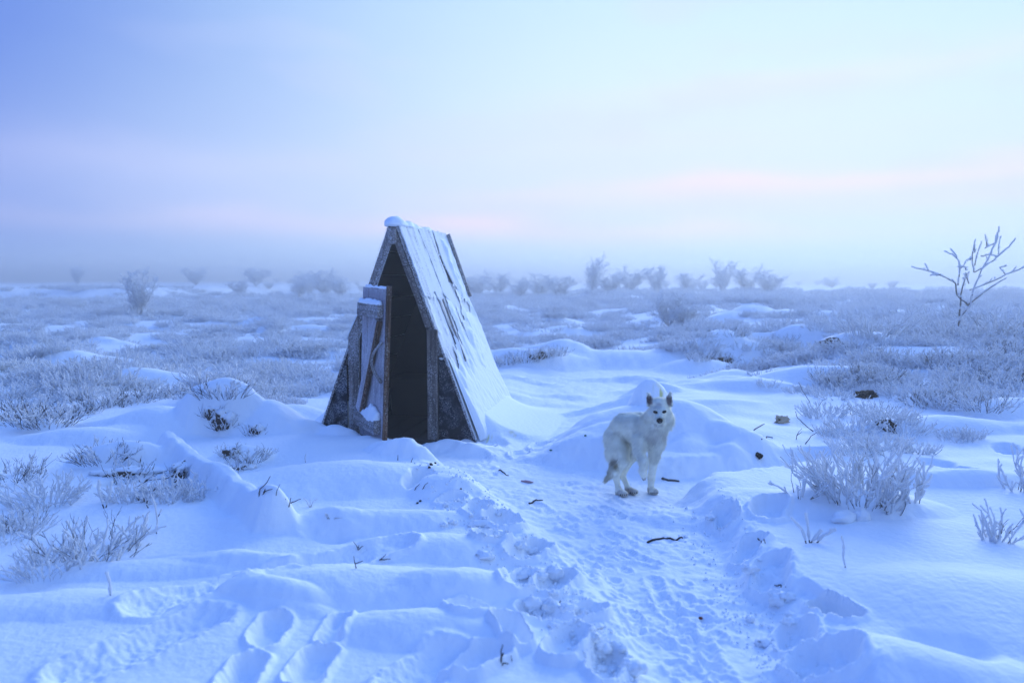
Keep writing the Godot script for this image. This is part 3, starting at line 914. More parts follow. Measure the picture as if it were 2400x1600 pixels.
func shrub(st: MB, fr: MB, rng: RandomNumberGenerator, o: Dictionary) -> void:
	# o: n stems, h height, spread, lean, r stem radius, fr frost radius, sides, twigs, bare share of stems without frost
	for i in o.n:
		var w := rng.randf() * TAU
		var lean: float = o.lean * sqrt(rng.randf())
		var base: Vector3 = Vector3(cos(w), 0, sin(w)) * o.spread * sqrt(rng.randf()) - Vector3(0, 0.03, 0)
		var dir := Vector3(cos(w) * lean, 1.0, sin(w) * lean)
		var ln: float = o.h * rng.randf_range(0.55, 1.0)
		var pts := twig_line(rng, base, dir, ln, o.seg, o.wob, o.rise)
		st.tube(pts, taper(pts.size(), o.r, o.r * 0.45), 3)
		var dressed: bool = rng.randf() > o.bare
		if dressed: frost_on(fr, rng, pts, o.fr, 0 if rng.randf() < 0.6 else 1, o.sides)
		for t in o.twigs:
			var at := rng.randi_range(1, pts.size() - 1)
			var dd := (pts[at] - pts[at - 1]).normalized() + Vector3(rng.randf_range(-.9, .9), rng.randf_range(-.2, .5), rng.randf_range(-.9, .9))
			var q := twig_line(rng, pts[at], dd, ln * rng.randf_range(0.16, 0.36), 3, o.wob, 0.05)
			st.tube(q, taper(q.size(), o.r * 0.6, o.r * 0.35), 3)
			if dressed: frost_on(fr, rng, q, o.fr * 0.85, 0, o.sides)

func shrub_mesh(seed_: int, o: Dictionary, bark := "bark") -> Array:
	var rng := RandomNumberGenerator.new()
	rng.seed = seed_
	var st := MB.new()
	var fr := MB.new()
	shrub(st, fr, rng, o)
	return [st.mesh(mats[bark]), fr.mesh(mats.frost)]

func opts(n: int, h: float, spread: float, lean: float, r: float, fr: float, twigs: int, bare := 0.1, seg := 4, wob := 0.22, rise := 0.02, sides := 4) -> Dictionary:
	return {"n": n, "h": h, "spread": spread, "lean": lean, "r": r, "fr": fr, "twigs": twigs, "bare": bare, "seg": seg, "wob": wob, "rise": rise, "sides": sides}

func plant(called: String, label: String, category: String, group: String, at: Vector3, meshes: Array, scale := 1.0, turn := 0.0) -> Node3D:
	var t := thing(called, label, category, at, group)
	t.rotation.y = turn
	t.scale = Vector3.ONE * scale
	part("stems", meshes[0], t).set_meta("kind", "stuff")
	if meshes[1].get_surface_count() > 0 and meshes[1].surface_get_array_len(0) > 0: part("frost", meshes[1], t).set_meta("kind", "stuff")
	return t

func keep_clear(x: float, z: float) -> bool:
	var l := hut_inv * Vector3(x, 0, z)
	if absf(l.x) < 1.35 and l.z < 0.6 and l.z > -2.5: return true
	return false

func field_density(x: float, z: float) -> float:
	if z > -8.2: return 0.0
	var e := nb.get_noise_2d(x * 0.6, z * 0.6)
	var d := 0.0
	if x < -1.7: d = smoothstep(-9.1, -10.2, z + e * 1.2)
	if x > 2.3: d = maxf(d, smoothstep(-8.6, -9.6, z + e) * smoothstep(2.8, 4.2, x + e * 1.4 - (z + 12.0) * 0.12))
	d = maxf(d, smoothstep(-14.8, -15.8, z + e * 1.2))
	# open snow patches between the thickets
	return d * smoothstep(-0.12, 0.20, na.get_noise_2d(x * 2.6 + 70.0, z * 4.0) + 0.5 * nb.get_noise_2d(x * 0.9, z * 1.6 + 20.0))

func build_field() -> void:
	var rng := RandomNumberGenerator.new()
	rng.seed = 77
	var variants := []
	for k in 7:
		var o := opts(54 + k * 4, 0.13 + 0.028 * k, 0.27, 1.2, 0.0016, 0.0068, 4, 0.02 + 0.05 * (k % 3), 5, 0.30)
		variants.append(shrub_mesh(200 + k, o, "bark_rime" if k % 4 else "bark_grey"))
	# nearest shrubs: things of their own
	var near := []
	var rest := []
	for i in range(variants.size()): rest.append([])
	var tries := 0
	while tries < 15000:
		tries += 1
		var a := rng.randf_range(-0.82, 0.82)
		var r := 8.6 * pow(75.0 / 8.6, pow(rng.randf(), 0.8))
		var x := sin(a) * r
		var z := -cos(a) * r
		if rng.randf() > field_density(x, z) or keep_clear(x, z): continue
		var k := rng.randi() % variants.size()
		var big := 1.0 + 0.5 * maxf(0.0, na.get_noise_2d(x * 1.3, z * 1.3 + 50.0)) + (0.5 if r > 30.0 else 0.0) + smoothstep(20.0, 60.0, r) * 0.5
		var s := big * rng.randf_range(0.42, 0.9)
		var yaw := rng.randf() * TAU
		if r < 12.6 and absf(a) < 0.62 and near.size() < 130:
			near.append([x, z, k, s, yaw])
		else:
			var b := Basis(Vector3.UP, yaw) * Basis(Vector3.RIGHT, rng.randf_range(-.15, .15))
			rest[k].append(Transform3D(b.scaled(Vector3(s * 1.15, s, s * 1.15)), Vector3(x, height(x, z) - 0.01, z)))
	for q in near:
		var left: bool = q[0] < 0.0
		plant("frosted_shrub", "low hoarfrosted shrub in the thicket left of the outhouse" if left else "low hoarfrosted shrub in the thicket beyond the snow heap", "shrub", "shrubs at the left thicket edge" if left else "shrubs at the right thicket edge", Vector3(q[0], height(q[0], q[1]), q[1]), variants[q[2]], q[3], q[4])
	# the thickets behind, which read as one mass
	for k in variants.size():
		var am := ArrayMesh.new()
		for piece in 2:
			am.add_surface_from_arrays(Mesh.PRIMITIVE_TRIANGLES, variants[k][piece].surface_get_arrays(0))
			am.surface_set_material(piece, variants[k][piece].surface_get_material(0))
		var mm := MultiMesh.new()
		mm.transform_format = MultiMesh.TRANSFORM_3D
		mm.mesh = am
		mm.instance_count = rest[k].size()
		for i in rest[k].size(): mm.set_instance_transform(i, rest[k][i])
		var mi := MultiMeshInstance3D.new()
		mi.name = numbered("shrub_thicket")
		mi.multimesh = mm
		add_child(mi)
		mi.set_meta("kind", "stuff")
		tag(mi, "hoarfrosted shrub thickets stretching back into the haze", "thicket", "shrub thickets in the haze")
	print("near ", near.size())

# ---------------------------------------------------------------- the dog
class Blob:                        # tapered capsules joined smoothly, meshed as surface nets
	var o: Vector3
	var cell: float
	var nx: int
	var ny: int
	var nz: int
	var sum := PackedFloat32Array()
	var sharp: float
	func _init(lo: Vector3, hi: Vector3, c: float, k: float) -> void:
		o = lo; cell = c; sharp = k
		nx = int((hi.x - lo.x) / c) + 2; ny = int((hi.y - lo.y) / c) + 2; nz = int((hi.z - lo.z) / c) + 2
		sum.resize(nx * ny * nz)
	func bone(a: Vector3, b: Vector3, ra: float, rb: float) -> void:
		var m := maxf(ra, rb) + 0.035
		var lo := ((a.min(b) - Vector3(m, m, m) - o) / cell).floor()
		var hi := ((a.max(b) + Vector3(m, m, m) - o) / cell).ceil()
		var ba := b - a
		var il := 1.0 / maxf(ba.length_squared(), 1e-9)
		for i in range(maxi(0, int(lo.x)), mini(nx - 1, int(hi.x)) + 1):
			for j in range(maxi(0, int(lo.y)), mini(ny - 1, int(hi.y)) + 1):
				for k in range(maxi(0, int(lo.z)), mini(nz - 1, int(hi.z)) + 1):
					var p := o + Vector3(i, j, k) * cell
					var pa := p - a
					var u := clampf(pa.dot(ba) * il, 0.0, 1.0)
					var d := (pa - ba * u).length() - lerpf(ra, rb, u)
					if d < 0.05:
						sum[(i * ny + j) * nz + k] += exp(-sharp * d)
	func net(mb: MB) -> void:
		var f := PackedFloat32Array()
		f.resize(sum.size())
		for i in sum.size(): f[i] = -log(sum[i] + 1e-9) / sharp
		var id := PackedInt32Array()
		id.resize(sum.size())
		id.fill(-1)
		var sy := nz
		var sx := ny * nz
		var off := [0, 1, sy, sy + 1, sx, sx + 1, sx + sy, sx + sy + 1]
		var cor := [Vector3(0, 0, 0), Vector3(0, 0, 1), Vector3(0, 1, 0), Vector3(0, 1, 1), Vector3(1, 0, 0), Vector3(1, 0, 1), Vector3(1, 1, 0), Vector3(1, 1, 1)]
		var edges := [[0, 1], [2, 3], [4, 5], [6, 7], [0, 2], [1, 3], [4, 6], [5, 7], [0, 4], [1, 5], [2, 6], [3, 7]]
		for i in nx - 1:
			for j in ny - 1:
				for k in nz - 1:
					var q := i * sx + j * sy + k
					var s := f[q] < 0.0
					if s == (f[q + 1] < 0.0) and s == (f[q + sy] < 0.0) and s == (f[q + sy + 1] < 0.0) and s == (f[q + sx] < 0.0) and s == (f[q + sx + 1] < 0.0) and s == (f[q + sx + sy] < 0.0) and s == (f[q + sx + sy + 1] < 0.0):
						continue
					var c := Vector3.ZERO
					var m := 0
					for e in edges:
						var fa := f[q + off[e[0]]]
						var fb := f[q + off[e[1]]]
						if (fa < 0.0) != (fb < 0.0):
							var A: Vector3 = cor[e[0]]
							c += A.lerp(cor[e[1]], fa / (fa - fb))
							m += 1
					var g := Vector3(f[q + sx] - f[q], f[q + sy] - f[q], f[q + 1] - f[q])
					id[q] = mb.vert(o + (Vector3(i, j, k) + c / m) * cell, g.normalized() if g.length() > 1e-9 else Vector3.UP)
		for i in range(1, nx - 1):
			for j in range(1, ny - 1):
				for k in range(1, nz - 1):
					var q := i * sx + j * sy + k
					var s := f[q] < 0.0
					if s != (f[q + 1] < 0.0): mb.quad(id[q], id[q - sx], id[q - sx - sy], id[q - sy])
					if s != (f[q + sy] < 0.0): mb.quad(id[q], id[q - sx], id[q - sx - 1], id[q - 1])
					if s != (f[q + sx] < 0.0): mb.quad(id[q], id[q - sy], id[q - sy - 1], id[q - 1])

func zd(zx: float, zy: float, d: float) -> Vector3:
	return at_depth(1360.0 + zx / 4.9, 880.0 + zy / 4.9, d)

func zr(r: float, d := 5.75) -> float:
	return r / 4.9 / FPX * d

func build_dog() -> void:
	var paw_hr := on_snow(1458, 1161)
	var paw_hl := on_snow(1483, 1155)
	var paw_fl := on_snow(1531, 1156)
	var base := (paw_hr + paw_hl + paw_fl) / 3.0
	var dog := thing("dog", "white husky-like dog standing on the trodden path with one forepaw raised", "dog", base)
	var dhr := view_depth(paw_hr)
	var dhl := view_depth(paw_hl)
	var dfl := view_depth(paw_fl)
	var body := Blob.new(Vector3(0.55, -0.06, -6.15) , Vector3(1.25, 0.80, -5.30), 0.008, 115.0)
	var B := func(a: Array, b: Array) -> void: body.bone(zd(a[0], a[1], a[2]), zd(b[0], b[1], b[2]), zr(a[3]), zr(b[3]))
	# trunk: rump, loin, rib cage, chest, neck with its ruff
	B.call([395, 690, 5.84, 112], [480, 590, 5.80, 122])
	B.call([480, 590, 5.80, 122], [620, 590, 5.75, 140])
	B.call([620, 590, 5.75, 140], [790, 640, 5.68, 150])
	B.call([640, 660, 5.74, 120], [830, 740, 5.66, 120])
	B.call([800, 620, 5.66, 150], [890, 520, 5.62, 130])
	B.call([880, 640, 5.62, 115], [880, 780, 5.62, 85])
	B.call([870, 520, 5.63, 130], [915, 430, 5.60, 118])
	B.call([810, 520, 5.66, 95], [985, 540, 5.61, 78])
	B.call([480, 480, 5.83, 46], [700, 470, 5.78, 50])
	# near hind leg
	B.call([390, 730, 5.80, 118], [430, 880, 5.77, 118])
	B.call([430, 880, 5.77, 118], [470, 980, 5.74, 82])
	B.call([470, 980, 5.74, 78], [415, 1165, dhr + 0.05, 33])
	B.call([410, 1165, dhr + 0.05, 35], [443, 1320, dhr + 0.01, 29])
	B.call([440, 1335, dhr + 0.01, 36], [495, 1356, dhr - 0.03, 31])
	# far hind leg
	B.call([560, 800, 5.84, 85], [600, 930, 5.84, 52])
	B.call([600, 930, 5.84, 50], [482, 1140, dhl + 0.06, 33])
	B.call([480, 1140, dhl + 0.06, 33], [552, 1290, dhl + 0.01, 28])
	B.call([550, 1310, dhl + 0.01, 33], [612, 1332, dhl - 0.02, 29])
	# standing foreleg
	B.call([870, 790, 5.66, 100], [855, 920, 5.70, 58])
	B.call([855, 920, 5.70, 56], [818, 1170, dfl + 0.01, 37])
	B.call([818, 1170, dfl + 0.01, 37], [812, 1290, dfl + 0.01, 33])
	B.call([812, 1318, dfl + 0.01, 37], [845, 1334, dfl - 0.03, 34])
	# raised foreleg: forearm forward, paw hanging
	B.call([690, 760, 5.62, 92], [680, 880, 5.57, 54])
	B.call([680, 880, 5.57, 52], [732, 1000, 5.50, 38])
	B.call([732, 1000, 5.50, 38], [722, 1110, 5.51, 36])
	B.call([722, 1100, 5.51, 38], [736, 1182, 5.53, 24])
	# tail, hanging and a little bent
	B.call([345, 900, 5.80, 46], [392, 1010, 5.72, 40])
	B.call([392, 1010, 5.72, 42], [380, 1110, 5.69, 46])
	B.call([380, 1110, 5.69, 44], [300, 1190, 5.69, 18])
	# toes
	for s in [[paw_hr, 495.0, 1356.0, dhr - 0.035], [paw_hl, 612.0, 1332.0, dhl - 0.025], [paw_fl, 845.0, 1334.0, dfl - 0.035]]:
		for k in 4:
			var c := zd(s[1] - 33.0 + k * 23.0, s[2] + 2.0 + absf(k - 1.5) * -4.0, s[3] - 0.006)
			body.bone(c, c + Vector3(0, -0.003, 0.014), zr(14), zr(12))
	var mb := MB.new()
	body.net(mb)
	# head on a finer grid
	var hc := zd(915, 400, 5.52)
	var head := Blob.new(hc - Vector3(0.16, 0.16, 0.13), hc + Vector3(0.16, 0.16, 0.17), 0.004, 240.0)
	var Hd := func(a: Array, b: Array) -> void: head.bone(zd(a[0], a[1], a[2]), zd(b[0], b[1], b[2]), zr(a[3], 5.5), zr(b[3], 5.5))
	Hd.call([915, 385, 5.54, 108], [915, 350, 5.54, 92])
	Hd.call([835, 325, 5.545, 46], [995, 322, 5.545, 46])
	Hd.call([850, 450, 5.535, 78], [980, 450, 5.535, 78])
	Hd.call([815, 490, 5.575, 62], [1010, 490, 5.575, 62])
	Hd.call([915, 430, 5.49, 72], [913, 505, 5.425, 45])
	Hd.call([913, 505, 5.425, 45], [913, 522, 5.395, 33])
	Hd.call([914, 530, 5.45, 46], [914, 552, 5.405, 28])
	Hd.call([865, 400, 5.475, 30], [900, 425, 5.465, 28])
	Hd.call([965, 400, 5.475, 30], [928, 425, 5.465, 28])
	# ears: flat fans of thin bones
	for e in [[786, 208, [774, 810, 850], [345, 345, 330]], [1041, 194, [970, 1012, 1052], [325, 340, 340]]]:
		for k in 3:
			Hd.call([e[0], e[1], 5.545, 1.5], [e[2][k], e[3][k], 5.545 if k == 1 else 5.53, 9])
	head.net(mb)
	smooth_normals(mb)
	# colours of the coat
	var nz := make_noise(33, 14.0, 3)
	var nose_p := zd(913, 518, 5.372)
	var tail_a := zd(392, 1000, 5.70)
	var tail_b := zd(300, 1190, 5.69)
	var chest := zd(890, 690, 5.56)
	var white := Color(0.93, 0.91, 0.77)
	var ear_in := [zd(805, 285, 5.52), zd(1022, 280, 5.52)]
	for i in mb.v.size():
		var p := mb.v[i]
		var q := nz.get_noise_3d(p.x, p.y, p.z)
		var c := white * (1.0 + q * 0.14)
		var tail := Geometry3D.get_closest_point_to_segment(p, tail_a, tail_b).distance_to(p)
		c = c.lerp(Color(0.50, 0.43, 0.28), smoothstep(0.05, 0.025, tail) * (0.6 + q))
		c = c.lerp(Color(0.16, 0.11, 0.08), smoothstep(0.035, 0.010, p.distance_to(tail_a) + q * 0.03) * 0.6)
		c = c.lerp(Color(0.62, 0.57, 0.50), smoothstep(0.09, 0.02, p.distance_to(chest) + q * 0.08) * 0.5)
		for f in [paw_hr, paw_hl, paw_fl]:
			c = c.lerp(Color(0.22, 0.15, 0.14), smoothstep(0.055, 0.02, p.y - f.y + q * 0.03) * smoothstep(0.09, 0.07, Vector2(p.x - f.x, p.z - f.z).length()) * 0.5)
		c = c.lerp(Color(0.25, 0.18, 0.18), smoothstep(0.035, 0.02, p.distance_to(zd(736, 1190, 5.53)) + q * 0.02) * 0.7)
		for e in ear_in:
			c = c.lerp(Color(0.16, 0.10, 0.10), smoothstep(0.030, 0.014, Vector2(p.x - e.x, (p.y - e.y) * 0.6).length() + q * 0.008) * (1.0 if mb.n[i].z > 0.35 else 0.0) * 0.9)
		c = c.lerp(Color(0.38, 0.35, 0.37), smoothstep(0.045, 0.01, p.distance_to(zd(915, 320, 5.47)) + q * 0.03) * 0.6)
		c = c.lerp(Color(0.05, 0.04, 0.04), smoothstep(0.007, 0.003, absf(p.y - zd(914, 556, 5.4).y - 0.35 * absf(p.x - nose_p.x) )) * smoothstep(0.030, 0.018, absf(p.x - nose_p.x)) * smoothstep(0.05, 0.02, p.distance_to(zd(914, 556, 5.40))) * 0.5)
		mb.c[i] = c
	for i in mb.v.size(): mb.v[i] -= base
	part("body", mb.mesh(mats.fur), dog)
	# short and long hair over the coat
	var hb := MB.new()
	var rng := RandomNumberGenerator.new()
	rng.seed = 8
	var rear := (zd(395, 690, 5.84) - zd(850, 620, 5.62)).normalized()
	var ruff := zd(890, 540, 5.58)
	var thigh := zd(340, 900, 5.80)
	var nt := mb.ix.size() / 3
	for i in 60000:
		var t := rng.randi() % nt
		var a := mb.ix[t * 3]
		var b := mb.ix[t * 3 + 1]
		var d := mb.ix[t * 3 + 2]
		var u := rng.randf()
		var w := rng.randf() * (1.0 - u)
		var p := mb.v[a] + (mb.v[b] - mb.v[a]) * u + (mb.v[d] - mb.v[a]) * w
		var n := (mb.n[a] + mb.n[b] + mb.n[d]).normalized()
		var P := p + base
		var ln := 0.024
		var flow := (rear * 0.7 + Vector3(0, -0.8, 0))
		var low := p.y < 0.24
		if P.distance_to(hc) < 0.115 and P.z > hc.z - 0.06:
			flow = (P - nose_p).normalized()
			ln = 0.007 if P.z > hc.z - 0.01 else 0.018
			if P.distance_to(nose_p) < 0.036: continue
		elif P.distance_to(ruff) < 0.16: ln = 0.036
		elif Geometry3D.get_closest_point_to_segment(P, tail_a, tail_b).distance_to(P) < 0.04:
			ln = 0.032; flow = (tail_b - tail_a).normalized()
		elif P.distance_to(thigh) < 0.12: ln = 0.028
		if low and Geometry3D.get_closest_point_to_segment(P, tail_a, tail_b).distance_to(P) > 0.045: ln = 0.007
		flow = (flow - n * flow.dot(n)).normalized()
		var dir := (flow + n * rng.randf_range(0.15, 0.7) + Vector3(rng.randf_range(-.3, .3), rng.randf_range(-.3, .3), rng.randf_range(-.3, .3))).normalized()
		var side := dir.cross(n).normalized()
		ln *= rng.randf_range(0.6, 1.2) * (1.0 + nz.get_noise_3d(P.x * 2.0, P.y * 2.0, P.z * 2.0) * 0.8)
		var wd := rng.randf_range(0.0012, 0.0028)
		hb.tint = mb.c[a] * rng.randf_range(0.84, 1.08)
		var nn := (n + dir * 0.3).normalized()
		var f0 := hb.vert(p - side * wd - n * 0.001, nn)
		var f1 := hb.vert(p + side * wd - n * 0.001, nn)
		var f2 := hb.vert(p + dir * ln, nn)
		hb.tri(f0, f1, f2)
	var hair := part("coat", hb.mesh(mats.hair), dog)
	hair.set_meta("kind", "stuff")
	# eyes, nose, claws
	for e in [[864, 419, 0.30], [966, 417, -0.30]]:
		var p := zd(e[0], e[1], 5.441) - base
		part("eye", lump(0.0165, 0.0098, 0.009, 5, 0.0, 8, mats.eye), dog, Transform3D(Basis(Vector3.BACK, -e[2]), p))
	part("nose", lump(0.0215, 0.0190, 0.015, 6, 0.04, 10, mats.nose), dog, Transform3D(Basis(), nose_p - base))
	for s in [[495.0, 1356.0, dhr - 0.035], [612.0, 1332.0, dhl - 0.025], [845.0, 1334.0, dfl - 0.035]]:
		for k in 4:
			var cl := MB.new()
			var c := zd(s[0] - 33.0 + k * 23.0, s[1] + 8.0, s[2] - 0.03) - base
			cl.tube(PackedVector3Array([c, c + Vector3(0, -0.003, 0.006), c + Vector3(0, -0.008, 0.011)]), PackedFloat32Array([0.0035, 0.003, 0.001]), 5)
			part("claw", cl.mesh(mats.nose), dog)

# ---------------------------------------------------------------- single plants, twigs and trees
func branch_from(st: MB, fr: MB, rng: RandomNumberGenerator, pts: PackedVector3Array, r0: float, r1: float, frost: float, spurs: float) -> void:
	st.tube(pts, taper(pts.size(), r0, r1), 5)
	if frost > 0.0: frost_on(fr, rng, pts, frost, 0, 5)
	for i in range(1, pts.size()):
		if rng.randf() < spurs:
			var d := (pts[i] - pts[i - 1]).normalized() + Vector3(rng.randf_range(-1, 1), rng.randf_range(-.3, .8), rng.randf_range(-1, 1))
			var q := twig_line(rng, pts[i], d, (pts[i] - pts[i - 1]).length() * rng.randf_range(0.5, 1.1), 3, 0.2, 0.05)
			st.tube(q, taper(q.size(), r1 * 0.9, r1 * 0.5), 4)
			if frost > 0.0: frost_on(fr, rng, q, frost * 0.8, 0, 4)

func twig_at(called: String, label: String, px: float, py: float, strokes: Array, frost: float, group := "", r := 0.004, cat := "twig") -> void:
	# strokes: polylines in photo pixels relative to the foot; the twig stands in the vertical plane that faces its path
	var foot := on_snow(px, py)
	var d := -(cam_basis.inverse() * (foot - EYE)).z
	var k := d / FPX
	var t := thing(called, label, cat, foot, group)
	var rng := RandomNumberGenerator.new()
	rng.seed = int(px * 7 + py)
	var st := MB.new()
	var fr := MB.new()
	for s in strokes:
		var pts := PackedVector3Array()
		var dep := rng.randf_range(-0.6, 0.6)
		for i in s.size():
			var x: float = s[i][0] * k
			var y: float = -s[i][1] * k
			pts.append(Vector3(x, y - (0.02 if y == 0.0 else 0.0), dep * absf(x + y) * 0.5))
		var fine := PackedVector3Array()
		for i in pts.size() - 1:
			for j in 3: fine.append(pts[i].lerp(pts[i + 1], j / 3.0) + Vector3(rng.randf_range(-1, 1), rng.randf_range(-1, 1), rng.randf_range(-1, 1)) * r * 0.5)
		fine.append(pts[pts.size() - 1])
		st.tube(fine, taper(fine.size(), r, r * 0.45), 5)
		if frost > 0.0: frost_on(fr, rng, fine, frost, 1, 5)
	part("stem", st.mesh(mats.bark), t)
	if fr.v.size() > 0: part("frost", fr.mesh(mats.frost), t)

func fallen(called: String, label: String, cat: String, pix: Array, r: float, m: Material, frost := 0.0, lift := 0.4) -> void:
	# a stick lying on the snow along those photo pixels
	var w := []
	for p in pix: w.append(on_snow(p[0], p[1]))
	var base: Vector3 = w[0]
	var t := thing(called, label, cat, base)
	var rng := RandomNumberGenerator.new()
	rng.seed = int(pix[0][0])
	var pts := PackedVector3Array()
	for i in w.size() - 1:
		for j in 4:
			var p: Vector3 = w[i].lerp(w[i + 1], j / 4.0)
			p.y = height(p.x, p.z) + r * lift
			pts.append(p - base + Vector3(rng.randf_range(-1, 1), 0, rng.randf_range(-1, 1)) * r * 0.4)
	pts.append(w[w.size() - 1] - base + Vector3(0, r * lift, 0))
	var st := MB.new()
	st.tube(pts, taper(pts.size(), r, r * 0.6), 6)
	part("wood", st.mesh(m), t)
	if frost > 0.0:
		var fr := MB.new()
		frost_on(fr, rng, pts, frost, 0, 6)
		part("frost", fr.mesh(mats.frost), t)

func build_plants() -> void:
	needles = 3
	# the big frosted shrub right of the path
	var big := opts(95, 0.40, 0.26, 1.05, 0.0028, 0.0062, 6, 0.05, 7, 0.24, 0.03, 4)
	plant("frosted_bush", "large bush thick with white hoarfrost fingers beside the boot print", "bush", "", on_snow(2015, 1165), shrub_mesh(301, big, "bark_grey"), 0.84)
	plant("frosted_bush", "narrow upright frosted sprig beside the large white bush", "bush", "", on_snow(2140, 1172), shrub_mesh(302, opts(12, 0.32, 0.05, 0.5, 0.0035, 0.0075, 5, 0.0, 7, 0.18, 0.05, 5)))
	plant("frosted_bush", "small frosted tuft in front of the large white bush", "bush", "", on_snow(2090, 1196), shrub_mesh(303, opts(14, 0.13, 0.05, 0.9, 0.003, 0.006, 2, 0.3, 5, 0.2, 0.02, 5)))
	plant("frosted_bush", "low branching frosted bush left of the large white bush", "bush", "", on_snow(1880, 1150), shrub_mesh(304, opts(10, 0.20, 0.10, 1.3, 0.003, 0.006, 3, 0.2, 5, 0.22, 0.0, 5)))
	plant("frosted_bush", "frosted sprig leaning in the open snow at far right", "bush", "", on_snow(2335, 1268), shrub_mesh(305, opts(16, 0.22, 0.06, 0.6, 0.003, 0.0055, 5, 0.1, 6, 0.22, 0.04, 5)))
	plant("frosted_bush", "tall pale frosted stalks at the edge of the right snowfield", "bush", "", on_snow(2388, 1150), shrub_mesh(306, opts(10, 0.32, 0.06, 0.5, 0.003, 0.006, 5, 0.0, 6, 0.22, 0.04, 5)))
	# dark and pale clumps on the right bank
	var bank := [[1990, 905, 1.25, 1], [2050, 890, 1.35, 1], [2100, 905, 1.1, 0], [1960, 895, 1.1, 1], [2180, 948, 1.1, 1], [2250, 945, 1.25, 0], [2310, 955, 1.0, 1], [2130, 930, 1.0, 0], [2380, 905, 1.3, 1], [2340, 890, 1.2, 1], [1930, 975, 0.85, 0], [2050, 975, 0.9, 1], [2000, 1010, 0.8, 0], [2120, 1010, 0.75, 0], [2090, 985, 0.8, 0], [2150, 1060, 0.55, 0], [2240, 1030, 0.55, 0], [1960, 1020, 0.6, 0], [2060, 1050, 0.8, 0], [2010, 1060, 0.8, 0], [2270, 1025, 0.5, 0], [1870, 920, 0.6, 0], [1800, 905, 0.5, 0], [2200, 860, 1.4, 1], [2280, 850, 1.4, 0], [2120, 850, 1.3, 0], [2030, 840, 1.2, 1], [2370, 830, 1.5, 1], [2250, 805, 2.2, 0], [2310, 795, 2.3, 0], [2180, 800, 2.1, 0], [2390, 800, 2.3, 1], [2110, 790, 2.0, 0], [2050, 780, 1.9, 0], [2350, 770, 2.5, 0], [2275, 762, 2.5, 0], [2200, 760, 2.4, 0], [2120, 750, 2.2, 0], [2030, 750, 2.0, 0], [1960, 770, 1.8, 0]]
	var kinds := []
	for k in 4:
		kinds.append(shrub_mesh(320 + k, opts(70, 0.22, 0.24, 1.15, 0.0024, 0.0056, 4, 0.04 + 0.13 * k, 5, 0.27, 0.01, 4), "bark_rime" if k < 2 else "bark"))
	var rng := RandomNumberGenerator.new()
	rng.seed = 9
	for b in bank:
		var p := on_snow(b[0], b[1])
		var k: int = (2 + rng.randi() % 2) if b[3] == 1 else rng.randi() % 2
		plant("heather_clump", "frosted heather clump with dark stems on the right bank" if b[3] == 1 else "pale frost-covered heather clump on the right bank", "heather", "dark heather clumps" if b[3] == 1 else "pale heather clumps", p, kinds[k], b[2], rng.randf() * TAU)
	# clumps on the left
	var left := [[105, 1175, 0.9, "wispy frosted grass clump by the dark hollow", 0], [45, 1238, 0.6, "small frosted clump left of the dark hollow with dark stems", 2], [210, 1300, 0.95, "dense frosted bush with dark base in the left foreground snow", 2], [100, 1335, 0.6, "small frosted bush beside the dense left foreground bush", 1], [30, 1120, 0.8, "thin bare-stemmed bush beside the dark hollow", 3], [240, 1075, 0.8, "fine twiggy bush on the heap above the dark hollow", 3], [390, 1170, 0.7, "frosted brushwood lying beside the buried beam", 0], [480, 1160, 0.7, "frosted brushwood sprig against the buried beam", 1], [300, 1170, 0.6, "frosted brushwood near the dark hollow", 0], [580, 1075, 0.6, "frosted bush on the heap beside the beam", 3], [10, 1260, 0.6, "tiny frosted clump in the left foreground", 1]]
	for b in left:
		plant("frosted_bush", b[3], "bush", "", on_snow(b[0], b[1]), kinds[b[4]], b[2], rng.randf() * TAU)
	for b in [[20, 985], [70, 985], [110, 990], [150, 975], [190, 965], [240, 950], [300, 945], [40, 960], [520, 925], [345, 930], [420, 925]]:
		plant("heather_clump", "dark-stemmed heather clump at the foot of the left thicket", "heather", "dark heather by the left thicket", on_snow(b[0], b[1]), kinds[3], rng.randf_range(0.7, 1.1), rng.randf() * TAU)
	for b in [[1270, 835], [1300, 830], [1190, 850], [1230, 845], [1570, 800], [1590, 796], [1640, 842], [1665, 838], [1700, 845], [1725, 785], [1840, 800], [1400, 815], [1150, 860]]:
		plant("heather_clump", "half-buried heather clump on the heaps beyond the clearing", "heather", "heather beyond the clearing", on_snow(b[0], b[1]), kinds[2 + rng.randi() % 2], rng.randf_range(0.6, 1.0), rng.randf() * TAU)
	# frosted fingers and single stalks
	twig_at("frosted_stalk", "four thick frosted stalks poking from the snow by the path", 1900, 1272, [[[-8, 0], [-20, -30], [-46, -58]], [[0, 0], [-4, -30], [-8, -66]], [[0, 2], [14, -14], [26, -28]], [[10, 4], [26, -18], [52, -36], [40, -34]]], 0.009, "", 0.004, "stalk")
	twig_at("frosted_stalk", "single crooked frosted stalk above the deep boot print", 1984, 1330, [[[0, 0], [-6, -22], [-2, -44], [-7, -70]]], 0.006, "", 0.003, "stalk")
	twig_at("frosted_stalk", "lone frosted stalk in the left foreground snow", 258, 1395, [[[0, 0], [-2, -24], [-10, -52]]], 0.007, "", 0.003, "stalk")
	twig_at("frosted_stalk", "pair of pale frosted stalks near the left foreground bush", 245, 1190, [[[0, 0], [-12, -40], [-8, -66]], [[0, 0], [10, -30], [16, -60]]], 0.009, "", 0.004, "stalk")
	twig_at("frosted_stalk", "thin frosted stalk near the left foreground bush, dark at its foot", 365, 1250, [[[0, 0], [6, -30], [4, -70], [-4, -96]], [[5, -40], [14, -56]]], 0.005, "", 0.003, "stalk")
